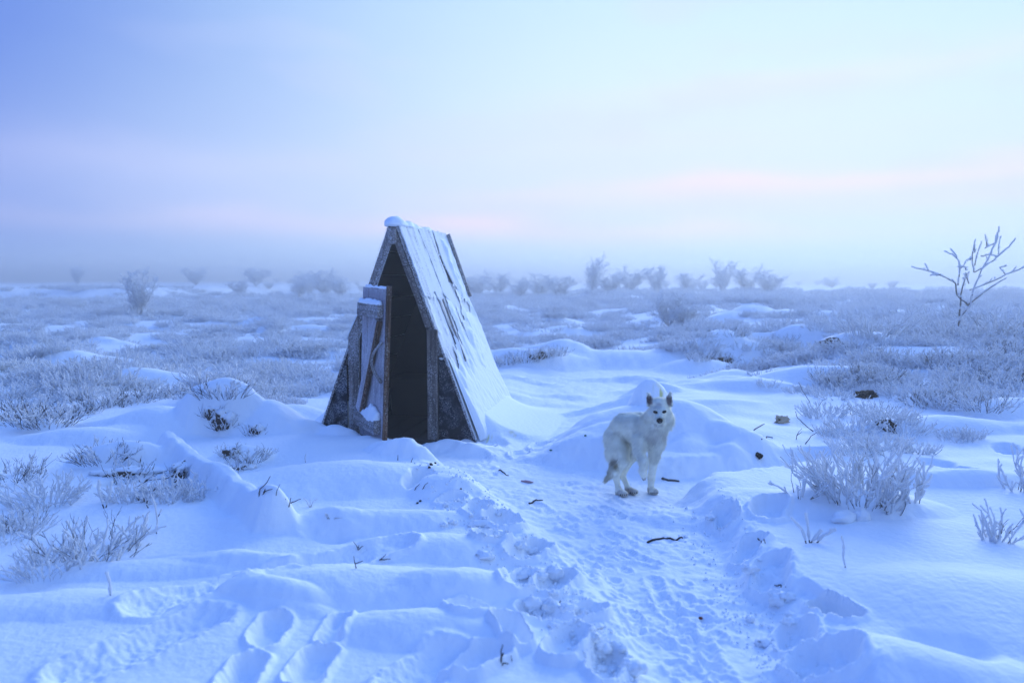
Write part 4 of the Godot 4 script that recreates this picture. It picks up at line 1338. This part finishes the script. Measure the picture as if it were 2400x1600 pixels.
	twig_at("bare_twig", "dark forked twig standing beside the buried beam", 604, 1168, [[[0, 0], [4, -22], [18, -36], [26, -50]], [[8, -2], [18, -18], [38, -26]], [[14, -14], [18, -24]]], 0.0, "", 0.0042)
	twig_at("bare_twig", "thin straight dark twig beside the forked one", 645, 1162, [[[0, 0], [3, -12], [9, -26]]], 0.0, "", 0.0024)
	twig_at("bare_twig", "three dark twigs standing low on the snow shelf", 675, 1183, [[[0, 0], [6, -10], [9, -19]], [[-8, 0], [-6, -14]], [[6, -4], [16, -8], [27, -11]]], 0.0, "", 0.0036)
	twig_at("bare_twig", "small frosted twig spray on the snow shelf", 725, 1188, [[[0, 0], [-6, -14], [-14, -20]], [[0, 0], [8, -12], [20, -20]], [[0, 0], [2, -18]]], 0.004, "", 0.0026)
	twig_at("bare_twig", "flat spray of twigs under the edge of the snow shelf", 775, 1215, [[[0, 0], [-8, -10], [-14, -6]], [[0, 0], [14, -3], [28, -2]], [[-4, 0], [-14, -14]]], 0.003, "", 0.003)
	twig_at("bare_twig", "dark upright twig with side shoots in the wading track", 836, 1332, [[[0, 0], [-4, -14], [-6, -30]], [[-3, -12], [8, -18], [16, -20]]], 0.0, "", 0.003)
	twig_at("bare_twig", "dark forked twig above the wading track", 842, 1289, [[[0, 0], [-6, -10], [-14, -20]], [[0, -2], [6, -10], [11, -12]], [[-2, -6], [-1, -12]]], 0.0, "", 0.0028)
	twig_at("bare_twig", "dark low twig lying at the end of the wading track", 890, 1313, [[[-12, 0], [4, -4], [14, -14]], [[0, -2], [16, -4], [26, -6]]], 0.0, "", 0.003)
	twig_at("bare_twig", "knobbly brown twig standing in the churned snow left of the path", 1172, 1550, [[[0, 0], [4, -14], [2, -24], [6, -38]], [[3, -12], [8, -18]], [[0, 0], [10, 3], [20, 4]]], 0.0, "", 0.004)
	twig_at("bare_twig", "thin brown twig beside the knobbly one", 1202, 1550, [[[0, 0], [-4, -16]]], 0.0, "", 0.002)
	twig_at("bare_twig", "tall thin bare twig beyond the tan scrap", 1910, 965, [[[0, 0], [-14, -26], [-30, -50], [-40, -70]], [[0, 0], [10, -20], [16, -30]]], 0.0, "", 0.004)
	twig_at("bare_twig", "bent dark twig in front of the tan scrap", 1885, 1040, [[[0, 0], [14, -20], [24, -28]], [[24, -28], [4, -44], [-14, -60], [-18, -75]]], 0.0, "", 0.005)
	twig_at("bare_twig", "forked dark twig beside the bent one", 1865, 1030, [[[0, 0], [4, -16], [12, -28]], [[2, -10], [14, -18]]], 0.0, "", 0.004)
	twig_at("bare_twig", "stub of a dark twig on the heap before the door", 932, 1078, [[[0, 0], [1, -13]]], 0.0, "", 0.004)
	twig_at("bare_twig", "slanting stub of twig on the heap before the door", 960, 1083, [[[0, 0], [8, -10]]], 0.0, "", 0.004)
	twig_at("bare_twig", "frost-tipped stalk on the left shoulder of the heap before the door", 715, 1083, [[[0, 0], [0, -12], [2, -19]]], 0.004, "", 0.003)
	for s in [[965, 1152], [985, 1148]]:
		twig_at("bare_twig", "slanting dark twig in the hollow of the heap before the door", s[0], s[1], [[[0, 0], [10, -10], [18, -18]]], 0.0, "twigs in the hollow of the heap", 0.0035)
	# brushwood poking out of the left heap
	for s in [[300, 1145, 130, -4], [330, 1165, 110, 10], [350, 1190, -40, 30], [430, 1150, 60, -20]]:
		twig_at("brushwood_branch", "frosted dead branch sticking out of the snow beside the beam", s[0], s[1], [[[0, 0], [s[2] * 0.3, -16], [s[2] * 0.65, -18 + s[3] * 0.2], [s[2], -10]], [[s[2] * 0.3, -16], [s[2] * 0.45, -34]], [[s[2] * 0.6, -18], [s[2] * 0.8, -32]], [[s[2] * 0.2, -10], [s[2] * 0.1, -30]]], 0.005, "dead branches beside the beam", 0.0045, "branch")
	twig_at("brushwood_branch", "arching frosted branch over the dark hollow", 345, 1098, [[[0, 0], [-20, -14], [-50, -30], [-80, -36]], [[-20, -14], [-14, -28]], [[-45, -28], [-56, -16]]], 0.006, "", 0.006, "branch")

func tree_mesh(seed_: int, h: float, frost: float) -> Array:
	var rng := RandomNumberGenerator.new()
	rng.seed = seed_
	var st := MB.new()
	var fr := MB.new()
	var stems := 5 + seed_ % 3
	for s in stems:
		var w := rng.randf() * TAU
		var trunk := twig_line(rng, Vector3(0, -0.1, 0), Vector3(cos(w) * 0.55, 1, sin(w) * 0.55), h * rng.randf_range(0.6, 1.0), 8, 0.14, 0.05)
		st.tube(trunk, taper(trunk.size(), h * 0.016, h * 0.004), 5)
		frost_on(fr, rng, trunk, h * 0.010, 2, 4)
		for i in range(2, trunk.size()):
			for j in 3:
				var b := twig_line(rng, trunk[i], Vector3(rng.randf_range(-1, 1), rng.randf_range(0.1, 0.9), rng.randf_range(-1, 1)), h * rng.randf_range(0.16, 0.34), 4, 0.2, 0.08)
				st.tube(b, taper(b.size(), h * 0.005, h * 0.002), 3)
				frost_on(fr, rng, b, frost, 0, 4)
				for t in 4:
					var c := twig_line(rng, b[rng.randi_range(1, 4)], Vector3(rng.randf_range(-1, 1), rng.randf_range(-0.1, 0.9), rng.randf_range(-1, 1)), h * rng.randf_range(0.06, 0.16), 3, 0.25, 0.05)
					st.tube(c, taper(c.size(), h * 0.002, h * 0.0015), 3)
					frost_on(fr, rng, c, frost * 0.8, 0, 3)
	return [st.mesh(mats.bark_rime), fr.mesh(mats.frost)]

func build_trees() -> void:
	# small frosted trees that fade into the haze: [px, depth, height m, label]
	var protos := []
	needles = 2
	for k in 4: protos.append(tree_mesh(400 + k, 2.4, 0.020))
	needles = 3
	var list := [[325, 30.0, 1.7, "small frosted tree standing alone beside the snowy road bank"], [182, 58.0, 2.6, "pair of faint saplings on the snowy road bank"], [1385, 36.0, 2.5, "tall frosted tree in the hazy thicket behind the clearing"], [1540, 40.0, 2.5, "round frosted tree in the hazy thicket behind the heaps"], [1692, 42.0, 2.6, "narrow frosted tree behind the heaps in the haze"], [1430, 38.0, 2.0, ""], [1470, 41.0, 2.0, ""], [1310, 40.0, 2.1, ""], [1265, 44.0, 2.1, ""], [1115, 42.0, 2.3, ""], [1170, 45.0, 2.0, ""], [1220, 40.0, 1.8, ""], [760, 46.0, 2.5, ""], [800, 44.0, 2.2, ""], [730, 48.0, 2.2, ""], [600, 60.0, 2.6, ""], [460, 64.0, 2.4, ""], [1800, 36.0, 1.8, ""], [1750, 40.0, 1.9, ""], [1610, 44.0, 2.1, ""], [1570, 22.0, 1.0, ""], [1600, 21.0, 0.9, ""], [700, 38.0, 1.5, ""], [560, 44.0, 1.6, ""]]
	var rt := RandomNumberGenerator.new()
	rt.seed = 44
	for i in 46:
		list.append([rt.randf_range(1060, 2150) if i % 3 else rt.randf_range(560, 850), rt.randf_range(55, 100), rt.randf_range(0.8, 1.6), ""])
	var k := 0
	for t in list:
		var dir := ray(t[0], 700)
		var p: Vector3 = EYE + dir * float(t[1]) * (1.5 if t[1] > 30.5 else 1.0)
		p.y = height(p.x, p.z)
		k += 1
		var o := thing("small_tree", t[3] if t[3] != "" else "faint frosted sapling in the hazy thicket at the skyline", "tree", p, "" if t[3] != "" else "faint saplings at the skyline")
		o.rotation.y = k * 1.9
		o.scale = (Vector3(0.8, 1.0, 0.8) if t[3] != "" else Vector3(1.45, 0.92, 1.45)) * (t[2] / 2.4)
		part("trunk", protos[k % 4][0], o)
		part("crown", protos[k % 4][1], o)
	# the young bare tree on the right: branches read off against the sky, set at its own distance with depth of their own
	var d := 13.5
	var foot := at_depth(2257, 800, d)
	foot.y = height(foot.x, foot.z)
	var tr := thing("young_tree", "bare young tree with thick frosted branches rising from the right thicket", "tree", foot)
	var rng := RandomNumberGenerator.new()
	rng.seed = 14
	var st := MB.new()
	var fr := MB.new()
	var br := [
		[[1500, 800], [1520, 720], [1575, 640], [1600, 520], [1640, 385], [1700, 250], [1735, 150], [1730, 60]],
		[[1600, 520], [1700, 470], [1790, 400], [1850, 370], [1890, 342]],
		[[1640, 385], [1730, 320], [1790, 250], [1840, 190], [1876, 130]],
		[[1640, 385], [1610, 290], [1585, 230], [1575, 150]],
		[[1585, 230], [1560, 215], [1535, 175]],
		[[1640, 330], [1635, 240], [1640, 160]],
		[[1735, 180], [1710, 110]], [[1720, 200], [1790, 155], [1805, 100]], [[1790, 250], [1800, 190], [1820, 110]],
		[[1690, 260], [1740, 250], [1780, 260]],
		[[1575, 640], [1500, 560], [1420, 470], [1330, 420], [1250, 370], [1178, 340]],
		[[1250, 370], [1240, 320]], [[1300, 405], [1250, 410]],
		[[1430, 480], [1425, 380], [1420, 300], [1385, 250], [1355, 225]], [[1405, 270], [1385, 210]],
		[[1425, 355], [1480, 300], [1520, 275], [1555, 290]], [[1430, 345], [1480, 350], [1505, 370]],
		[[1520, 720], [1510, 560], [1470, 470], [1460, 400]], [[1600, 470], [1540, 410], [1510, 390]],
		[[1575, 640], [1700, 500], [1780, 430]], [[1790, 400], [1770, 350], [1805, 335]], [[1820, 385], [1850, 345]]]
	for b in br:
		var pts := PackedVector3Array()
		var lean := rng.randf_range(-0.35, 0.35)
		var y0: float = b[0][1]
		for q in b:
			var w := at_depth(1800.0 + q[0] / 3.267, 520.0 + q[1] / 3.267, d) - foot
			w.z += sin(q[0] * 0.013 + q[1] * 0.006) * 0.22 + lean * (y0 - q[1]) / 800.0
			pts.append(w)
		var fine := PackedVector3Array()
		for i in pts.size() - 1:
			for j in 3: fine.append(pts[i].lerp(pts[i + 1], j / 3.0) + Vector3(rng.randf_range(-1, 1), rng.randf_range(-1, 1), rng.randf_range(-1, 1)) * 0.007)
		fine.append(pts[pts.size() - 1])
		var low: bool = b[0][1] > 600
		branch_from(st, fr, rng, fine, 0.014 if low else 0.009, 0.005, 0.0125, 0.45)
	part("trunk", st.mesh(mats.bark_grey), tr)
	part("crown", fr.mesh(mats.frost), tr)

# ---------------------------------------------------------------- loose things on the snow
func lump_thing(called: String, label: String, cat: String, p: Vector3, r: Vector3, m: Material, seed_: int, group := "", sink := 0.3, amp := 0.25) -> Node3D:
	var t := thing(called, label, cat, p, group)
	t.rotation.y = sin(seed_ * 1.3) * 0.5
	part("body", lump(r.x, r.y, r.z, seed_, amp, 9, m), t, Transform3D(Basis(), Vector3(0, r.y * (1.0 - sink), 0)))
	return t

func build_litter() -> void:
	fallen("fallen_stick", "forked dark stick lying across the middle of the path", "stick", [[1518, 1272], [1556, 1262], [1586, 1266], [1600, 1262]], 0.008, mats.bark)
	fallen("fallen_stick", "short dark stick on the path below the outhouse", "stick", [[1240, 1180], [1252, 1175], [1272, 1173]], 0.007, mats.bark)
	fallen("fallen_stick", "thin dark twig on the path near the outhouse drift", "stick", [[1170, 1102], [1182, 1109], [1192, 1115]], 0.006, mats.bark)
	fallen("fallen_stick", "weathered grey slat lying behind the dog's forepaw", "stick", [[1552, 1122], [1572, 1127], [1592, 1129]], 0.012, mats.bark_grey)
	fallen("fallen_stick", "small dark twig in the churned snow left of the path", "stick", [[1291, 1427], [1301, 1418], [1314, 1409]], 0.004, mats.bark)
	fallen("fallen_stick", "curved brown twig by the right edge of the path", "stick", [[1817, 1372], [1830, 1371], [1842, 1376]], 0.004, mats.bark)
	fallen("fallen_stick", "tiny dark twig in the right bank crumbs", "stick", [[1776, 1262], [1785, 1268], [1794, 1273]], 0.004, mats.bark)
	fallen("fallen_stick", "dark twig on the slope of the heap behind the dog", "stick", [[1768, 1008], [1780, 1000], [1792, 994]], 0.006, mats.bark)
	fallen("fallen_stick", "bent twig at the foot of the heap behind the dog", "stick", [[1786, 1030], [1798, 1023], [1812, 1026]], 0.006, mats.bark)
	lump_thing("scrap", "flat pinkish scrap frozen on the path", "scrap", on_snow(1235, 1130), Vector3(0.05, 0.008, 0.02), mats.pink_scrap, 71)
	lump_thing("droppings", "reddish brown crumbs in the lower path", "droppings", on_snow(1642, 1450), Vector3(0.010, 0.006, 0.007), mats.red_leaf, 72)
	lump_thing("cardboard_scrap", "tan crumpled scrap lying in the snow right of the heap", "scrap", on_snow(1832, 990), Vector3(0.085, 0.04, 0.05), mats.tan_card, 73, "", 0.3, 0.5)
	lump_thing("dark_clod", "dark clod of earth at the right foot of the heap behind the dog", "clod", on_snow(1780, 1072), Vector3(0.03, 0.02, 0.03), mats.dark_soil, 74, "", 0.3, 0.5)
	lump_thing("green_shard", "small green shard on the snow behind the dog", "shard", on_snow(1372, 1022), Vector3(0.010, 0.008, 0.006), mats.green_shard, 75)
	lump_thing("green_shard", "small green shard on the drift apron", "shard", on_snow(1291, 1056), Vector3(0.014, 0.006, 0.008), mats.green_shard, 76)
	for s in [[1010, 1090, .014], [1020, 1086, .010], [985, 1175, .008], [978, 1180, .008], [1080, 1147, .008], [1006, 1096, 0.009]]:
		lump_thing("dark_clod", "dark earthy crumb showing through the heap by the door", "clod", on_snow(s[0], s[1]), Vector3(s[2], s[2] * 0.7, s[2]), mats.dark_soil, int(s[0]), "dark crumbs in the heap by the door", 0.4, 0.5)
	# dark wood and earth in the hollows of the left heaps
	var sprigs := shrub_mesh(360, opts(34, 0.2, 0.12, 1.2, 0.0028, 0.0046, 3, 0.55, 5, 0.3, 0.0, 4))
	for s in [[300, 1112, .20, .07, .07, "black hollow with rotten wood under the overhanging snow"], [425, 1100, .05, .08, .12, "dark plank edge under the buried beam's snow"], [520, 985, .09, .13, .07, "dark bark stump showing through the tall left heap"], [495, 965, .07, .06, .06, "dark bark flake high on the tall left heap"], [598, 1008, .05, .07, .05, "dark bark patch on the heap beside the outhouse"], [565, 1098, .08, .05, .06, "dark rotten stump below the tall left heap"], [540, 1060, .05, .04, .05, "dark root knot between the left heaps"]]:
		var p := on_snow(s[0], s[1])
		var rw := lump_thing("rotten_wood", s[5], "wood", p + Vector3(0, -s[3] * 1.0, 0), Vector3(s[2] * 0.8, s[3] * 0.8, s[4] * 0.8), mats.black_wood, int(s[0]), "", 0.15, 0.6)
		for k in 3:
			part("snow_cap", lump(s[2] * 0.6, s[3] * 0.4, s[4] * 0.9, int(s[0]) + k, 0.3, 9), rw, Transform3D(Basis(), Vector3((k - 1) * s[2] * 0.7, s[3] * (1.25 if k != 1 else 1.4), -0.02)))
		plant("dead_sprig", "dark dead sprigs on the rotten wood in the left heaps", "twig", "sprigs on the rotten wood", p + Vector3(0, -s[3] * 0.5, 0.02), sprigs, 0.5 + s[2] * 2.0, s[0])
	for s in [[1942, 806, .18], [1985, 812, .22], [2030, 930, .16], [1955, 800, 0.12], [2075, 1000, 0.05], [1545, 792, 0.12], [1262, 835, 0.14], [1690, 845, 0.2]]:
		var p := on_snow(s[0], s[1])
		lump_thing("earth_bank", "dark earth undercut showing beneath the snow by the right thicket" if s[0] > 1900 else "dark earth patch on the heaps beyond the clearing", "earth", p + Vector3(0, -0.05, 0), Vector3(s[2], 0.06, 0.1), mats.dark_soil, int(s[0]), "dark earth by the right thicket" if s[0] > 1900 else "dark earth beyond the clearing", 0.2, 0.45)
	# loose snow chunks thrown up along the path
	var rng := RandomNumberGenerator.new()
	rng.seed = 5
	for i in 48:
		var u := rng.randf()
		var leftside := rng.randf() < 0.72
		var px := lerpf(1050, 1480, u) if leftside else lerpf(1620, 1900, u)
		var py := (lerpf(1170, 1590, u) if leftside else lerpf(1190, 1590, u)) + rng.randf_range(-25, 25)
		var p := on_snow(px + rng.randf_range(-70, 70), py)
		var s := rng.randf_range(0.012, 0.042) * (0.6 + 0.4 * rng.randf())
		lump_thing("snow_chunk", "loose chunk of snow thrown up on the left side of the path" if leftside else "loose chunk of snow on the right edge of the path", "snow chunk", p, Vector3(s * rng.randf_range(0.9, 1.5), s * rng.randf_range(0.6, 0.9), s), mats.snow, 500 + i, "snow chunks left of the path" if leftside else "snow chunks right of the path", 0.5, 0.4)
	lump_thing("snow_block", "square-edged block of packed snow on the left bank of the path", "snow block", on_snow(1297, 1350), Vector3(0.045, 0.035, 0.035), mats.snow, 81, "", 0.5, 0.35)
	lump_thing("snow_block", "pale flat slab of packed snow beside the upper path", "snow block", on_snow(1130, 1232), Vector3(0.075, 0.02, 0.03), mats.snow, 82, "", 0.4, 0.3)
	lump_thing("snow_block", "rounded snow slab in front of the large white bush", "snow block", on_snow(1980, 1222), Vector3(0.085, 0.045, 0.05), mats.snow, 83, "", 0.6, 0.25)
	lump_thing("snow_block", "smaller rounded snow slab beside the front slab", "snow block", on_snow(2020, 1218), Vector3(0.05, 0.045, 0.04), mats.snow, 84, "", 0.6, 0.25)
	# crumbs too small to count
	var cm := lump(0.006, 0.005, 0.006, 90, 0.3, 4)
	var mm := MultiMesh.new()
	mm.transform_format = MultiMesh.TRANSFORM_3D
	mm.mesh = cm
	var xf := []
	for i in 2600:
		var u := rng.randf()
		var leftside := rng.randf() < 0.75
		var px := (lerpf(1020, 1480, u) if leftside else lerpf(1630, 1880, u)) + rng.randf_range(-70, 70)
		var py := (lerpf(1120, 1640, u) if leftside else lerpf(1180, 1640, u)) + rng.randf_range(-30, 30)
		var q := on_plane(px, py, 0.05)
		var s := pow(rng.randf(), 3.0) * 1.6 + 0.3
		xf.append(Transform3D(Basis(Vector3(rng.randf_range(-1, 1), 1, rng.randf_range(-1, 1)).normalized(), rng.randf() * TAU).scaled(Vector3.ONE * s), Vector3(q.x, height(q.x, q.z) + 0.002 * s, q.z)))
	mm.instance_count = xf.size()
	for i in xf.size(): mm.set_instance_transform(i, xf[i])
	var mi := MultiMeshInstance3D.new()
	mi.name = numbered("snow_crumbs")
	mi.multimesh = mm
	add_child(mi)
	mi.set_meta("kind", "stuff")
	tag(mi, "fine snow crumbs scattered along the path edges", "snow")

# ---------------------------------------------------------------- sky
func make_sky() -> Sky:
	var W := 1024
	var H := 512
	var im := Image.create(W, H, false, Image.FORMAT_RGBF)
	var cn := make_noise(91, 1.0, 4)
	var blue := Color(0.065, 0.165, 0.70)
	var zenith := Color(0.155, 0.375, 1.16)
	var pale := Color(0.51, 0.77, 1.02)
	var white := Color(0.73, 0.85, 0.98)
	var lilac := Color(0.66, 0.70, 1.0)
	var pink := Color(0.98, 0.78, 0.93)
	var haze := Color(0.53, 0.69, 1.04)
	# streaks of cloud near the skyline: height, tilt, thickness, centre, half width (degrees), strength, pinkness
	var streaks := [[6.6, 0.035, 0.9, 26.0, 26.0, 1.0, 1.0], [5.0, 0.01, 0.6, 30.0, 18.0, 0.5, 0.6], [5.4, 0.02, 1.1, 20.0, 30.0, 0.5, 0.0], [3.3, -0.01, 0.9, 2.0, 20.0, 0.8, 0.9], [7.6, 0.01, 1.3, -8.0, 26.0, 0.35, 0.1], [13.8, 0.07, 0.9, 30.0, 18.0, 0.4, 0.8], [4.2, 0.0, 0.8, -20.0, 24.0, 0.35, 0.4], [11.0, 0.05, 1.6, 12.0, 12.0, 0.3, 0.0], [9.2, 0.02, 0.7, 8.0, 18.0, 0.25, 0.2]]
	for y in H:
		var el := (0.5 - (y + 0.5) / H) * 180.0
		for x in W:
			var az := wrapf((x + 0.5) / W * 360.0, -180.0, 180.0)        # 0 is straight ahead, to the right positive
			var e := maxf(el, 0.0)
			var d := Vector3(sin(deg_to_rad(az)), sin(deg_to_rad(e)), -cos(deg_to_rad(az)))
			# thin cloud veil, bright ahead and to the right, clear blue to the left
			var wisp := cn.get_noise_3d(d.x * 1.2, d.y * 3.0, d.z * 1.2)
			var veil := smoothstep(-46.0, 4.0, az + e * -0.35 + 5.0 * wisp) * (1.0 - 0.45 * smoothstep(50.0, 140.0, absf(az - 12.0)))
			var c := blue.lerp(pale, clampf(veil, 0, 1) * 0.9 + 0.08)
			var glow := exp(-pow((az - 14.0) / 30.0, 2.0) - pow((e - 9.0) / 11.0, 2.0))
			c = c.lerp(white, glow * 0.85)
			c = c.lerp(lilac, exp(-pow((e - 6.0) / 4.5, 2.0)) * 0.35 * (0.6 + 0.4 * veil))
			if e < 30.0:
				var n1 := cn.get_noise_3d(d.x * 3.0, e * 0.25, d.z * 3.0 + 4.0)
				for s in streaks:
					var h: float = (e - s[0] - s[1] * (az - s[3]) - n1 * 0.9) / s[2]
					var w: float = (az - s[3]) / s[4]
					var m: float = s[5] * exp(-h * h - w * w) * (0.7 + 0.6 * n1)
					if m > 0.004: c = c.lerp(lilac.lerp(pink, s[6]), clampf(m, 0, 1))
			# soft grey shreds in the veil
			var gr := cn.get_noise_3d(d.x * 2.6 + 9.0, e * 0.16, d.z * 2.6)
			c = c.lerp(lilac, smoothstep(0.05, 0.4, gr) * 0.28 * veil)
			c = c.lerp(zenith, smoothstep(20.0, 60.0, e))       # the deep blue overhead
			# haze at the skyline
			c = c.lerp(haze.lerp(pale, glow), exp(-pow(e / 2.0, 2.0)) * 0.5)
			im.set_pixel(x, y, c)
	var sm := PanoramaSkyMaterial.new()
	sm.panorama = ImageTexture.create_from_image(im)
	var sky := Sky.new()
	sky.sky_material = sm
	return sky

func _ready() -> void:
	# camera
	cam_basis = Basis(Vector3.RIGHT, deg_to_rad(-PITCH))
	var cam := Camera3D.new()
	cam.name = "camera"
	cam.transform = Transform3D(cam_basis, EYE)
	cam.fov = rad_to_deg(2.0 * atan(800.0 / FPX))
	cam.near = 0.05
	cam.far = 2000.0
	var at := CameraAttributesPhysical.new()
	at.frustum_focal_length = 28.0
	at.exposure_aperture = 1.8
	at.frustum_focus_distance = 6.6
	add_child(cam)
	cam.attributes = at
	cam.fov = rad_to_deg(2.0 * atan(800.0 / FPX))
	cam.current = true
	# sky, air, exposure
	var env := Environment.new()
	env.background_mode = Environment.BG_SKY
	env.sky = make_sky()
	env.background_energy_multiplier = 1.0
	env.tonemap_mode = Environment.TONE_MAPPER_LINEAR
	env.tonemap_exposure = 1.1
	env.volumetric_fog_enabled = true      # ice haze that scatters the light forwards
	env.volumetric_fog_density = 0.0058
	env.volumetric_fog_albedo = Color(0.95, 0.97, 1.0)
	env.volumetric_fog_anisotropy = 0.5
	env.sdfgi_enabled = true
	env.ssao_enabled = true
	env.ssil_enabled = true
	var we := WorldEnvironment.new()
	we.name = "world_environment"
	we.environment = env
	add_child(we)
	# the veiled low sun, out of frame to the right
	var sun := DirectionalLight3D.new()
	sun.name = "veiled_sun"
	sun.light_energy = 1.2
	sun.light_color = Color(0.81, 0.89, 1.0)
	sun.light_angular_distance = 40.0
	sun.shadow_enabled = true
	add_child(sun)
	sun.look_at_from_position(Vector3(sin(deg_to_rad(24.0)), tan(deg_to_rad(11.0)), -cos(deg_to_rad(24.0))), Vector3.ZERO)
	# noises
	na = make_noise(1, 0.22, 2)
	nb = make_noise(2, 0.9, 2)
	nc = make_noise(3, 3.2, 3)
	nd = make_noise(4, 6.0, 3)
	hut_xf = Transform3D(Basis(Vector3.UP, deg_to_rad(-10.0)), Vector3(-1.119, 0, -7.6))
	hut_inv = hut_xf.affine_inverse()
	make_materials()
	print("t materials ", Time.get_ticks_msec())
	lay_features()
	for q in [[1545, 917, .07], [1146, 1032, .05], [1200, 1018, .05], [1203, 1040, .03], [1290, 1008, .035]]:
		stains.append({"p": on_snow(q[0], q[1]), "r": q[2], "c": Color(0.80, 0.70, 0.22)})
	build_ground()
	print("t ground ", Time.get_ticks_msec())
	build_hut()
	build_dog()
	print("t dog ", Time.get_ticks_msec())
	build_field()
	build_trees()
	build_plants()
	build_litter()
	# the bank of ice mist that lies over the flats behind
	var fv := FogVolume.new()
	fv.name = "mist_bank"
	fv.shape = RenderingServer.FOG_VOLUME_SHAPE_BOX
	fv.size = Vector3(600, 5.0, 300)
	fv.position = Vector3(0, 1.9, -168)
	var fm := FogMaterial.new()
	fm.albedo = Color(0.95, 0.97, 1.0)
	fm.density = 0.0045
	fv.material = fm
	add_child(fv)
	fv.set_meta("kind", "stuff")
	tag(fv, "pale ice mist lying over the far flats", "mist")
	print("t end ", Time.get_ticks_msec())
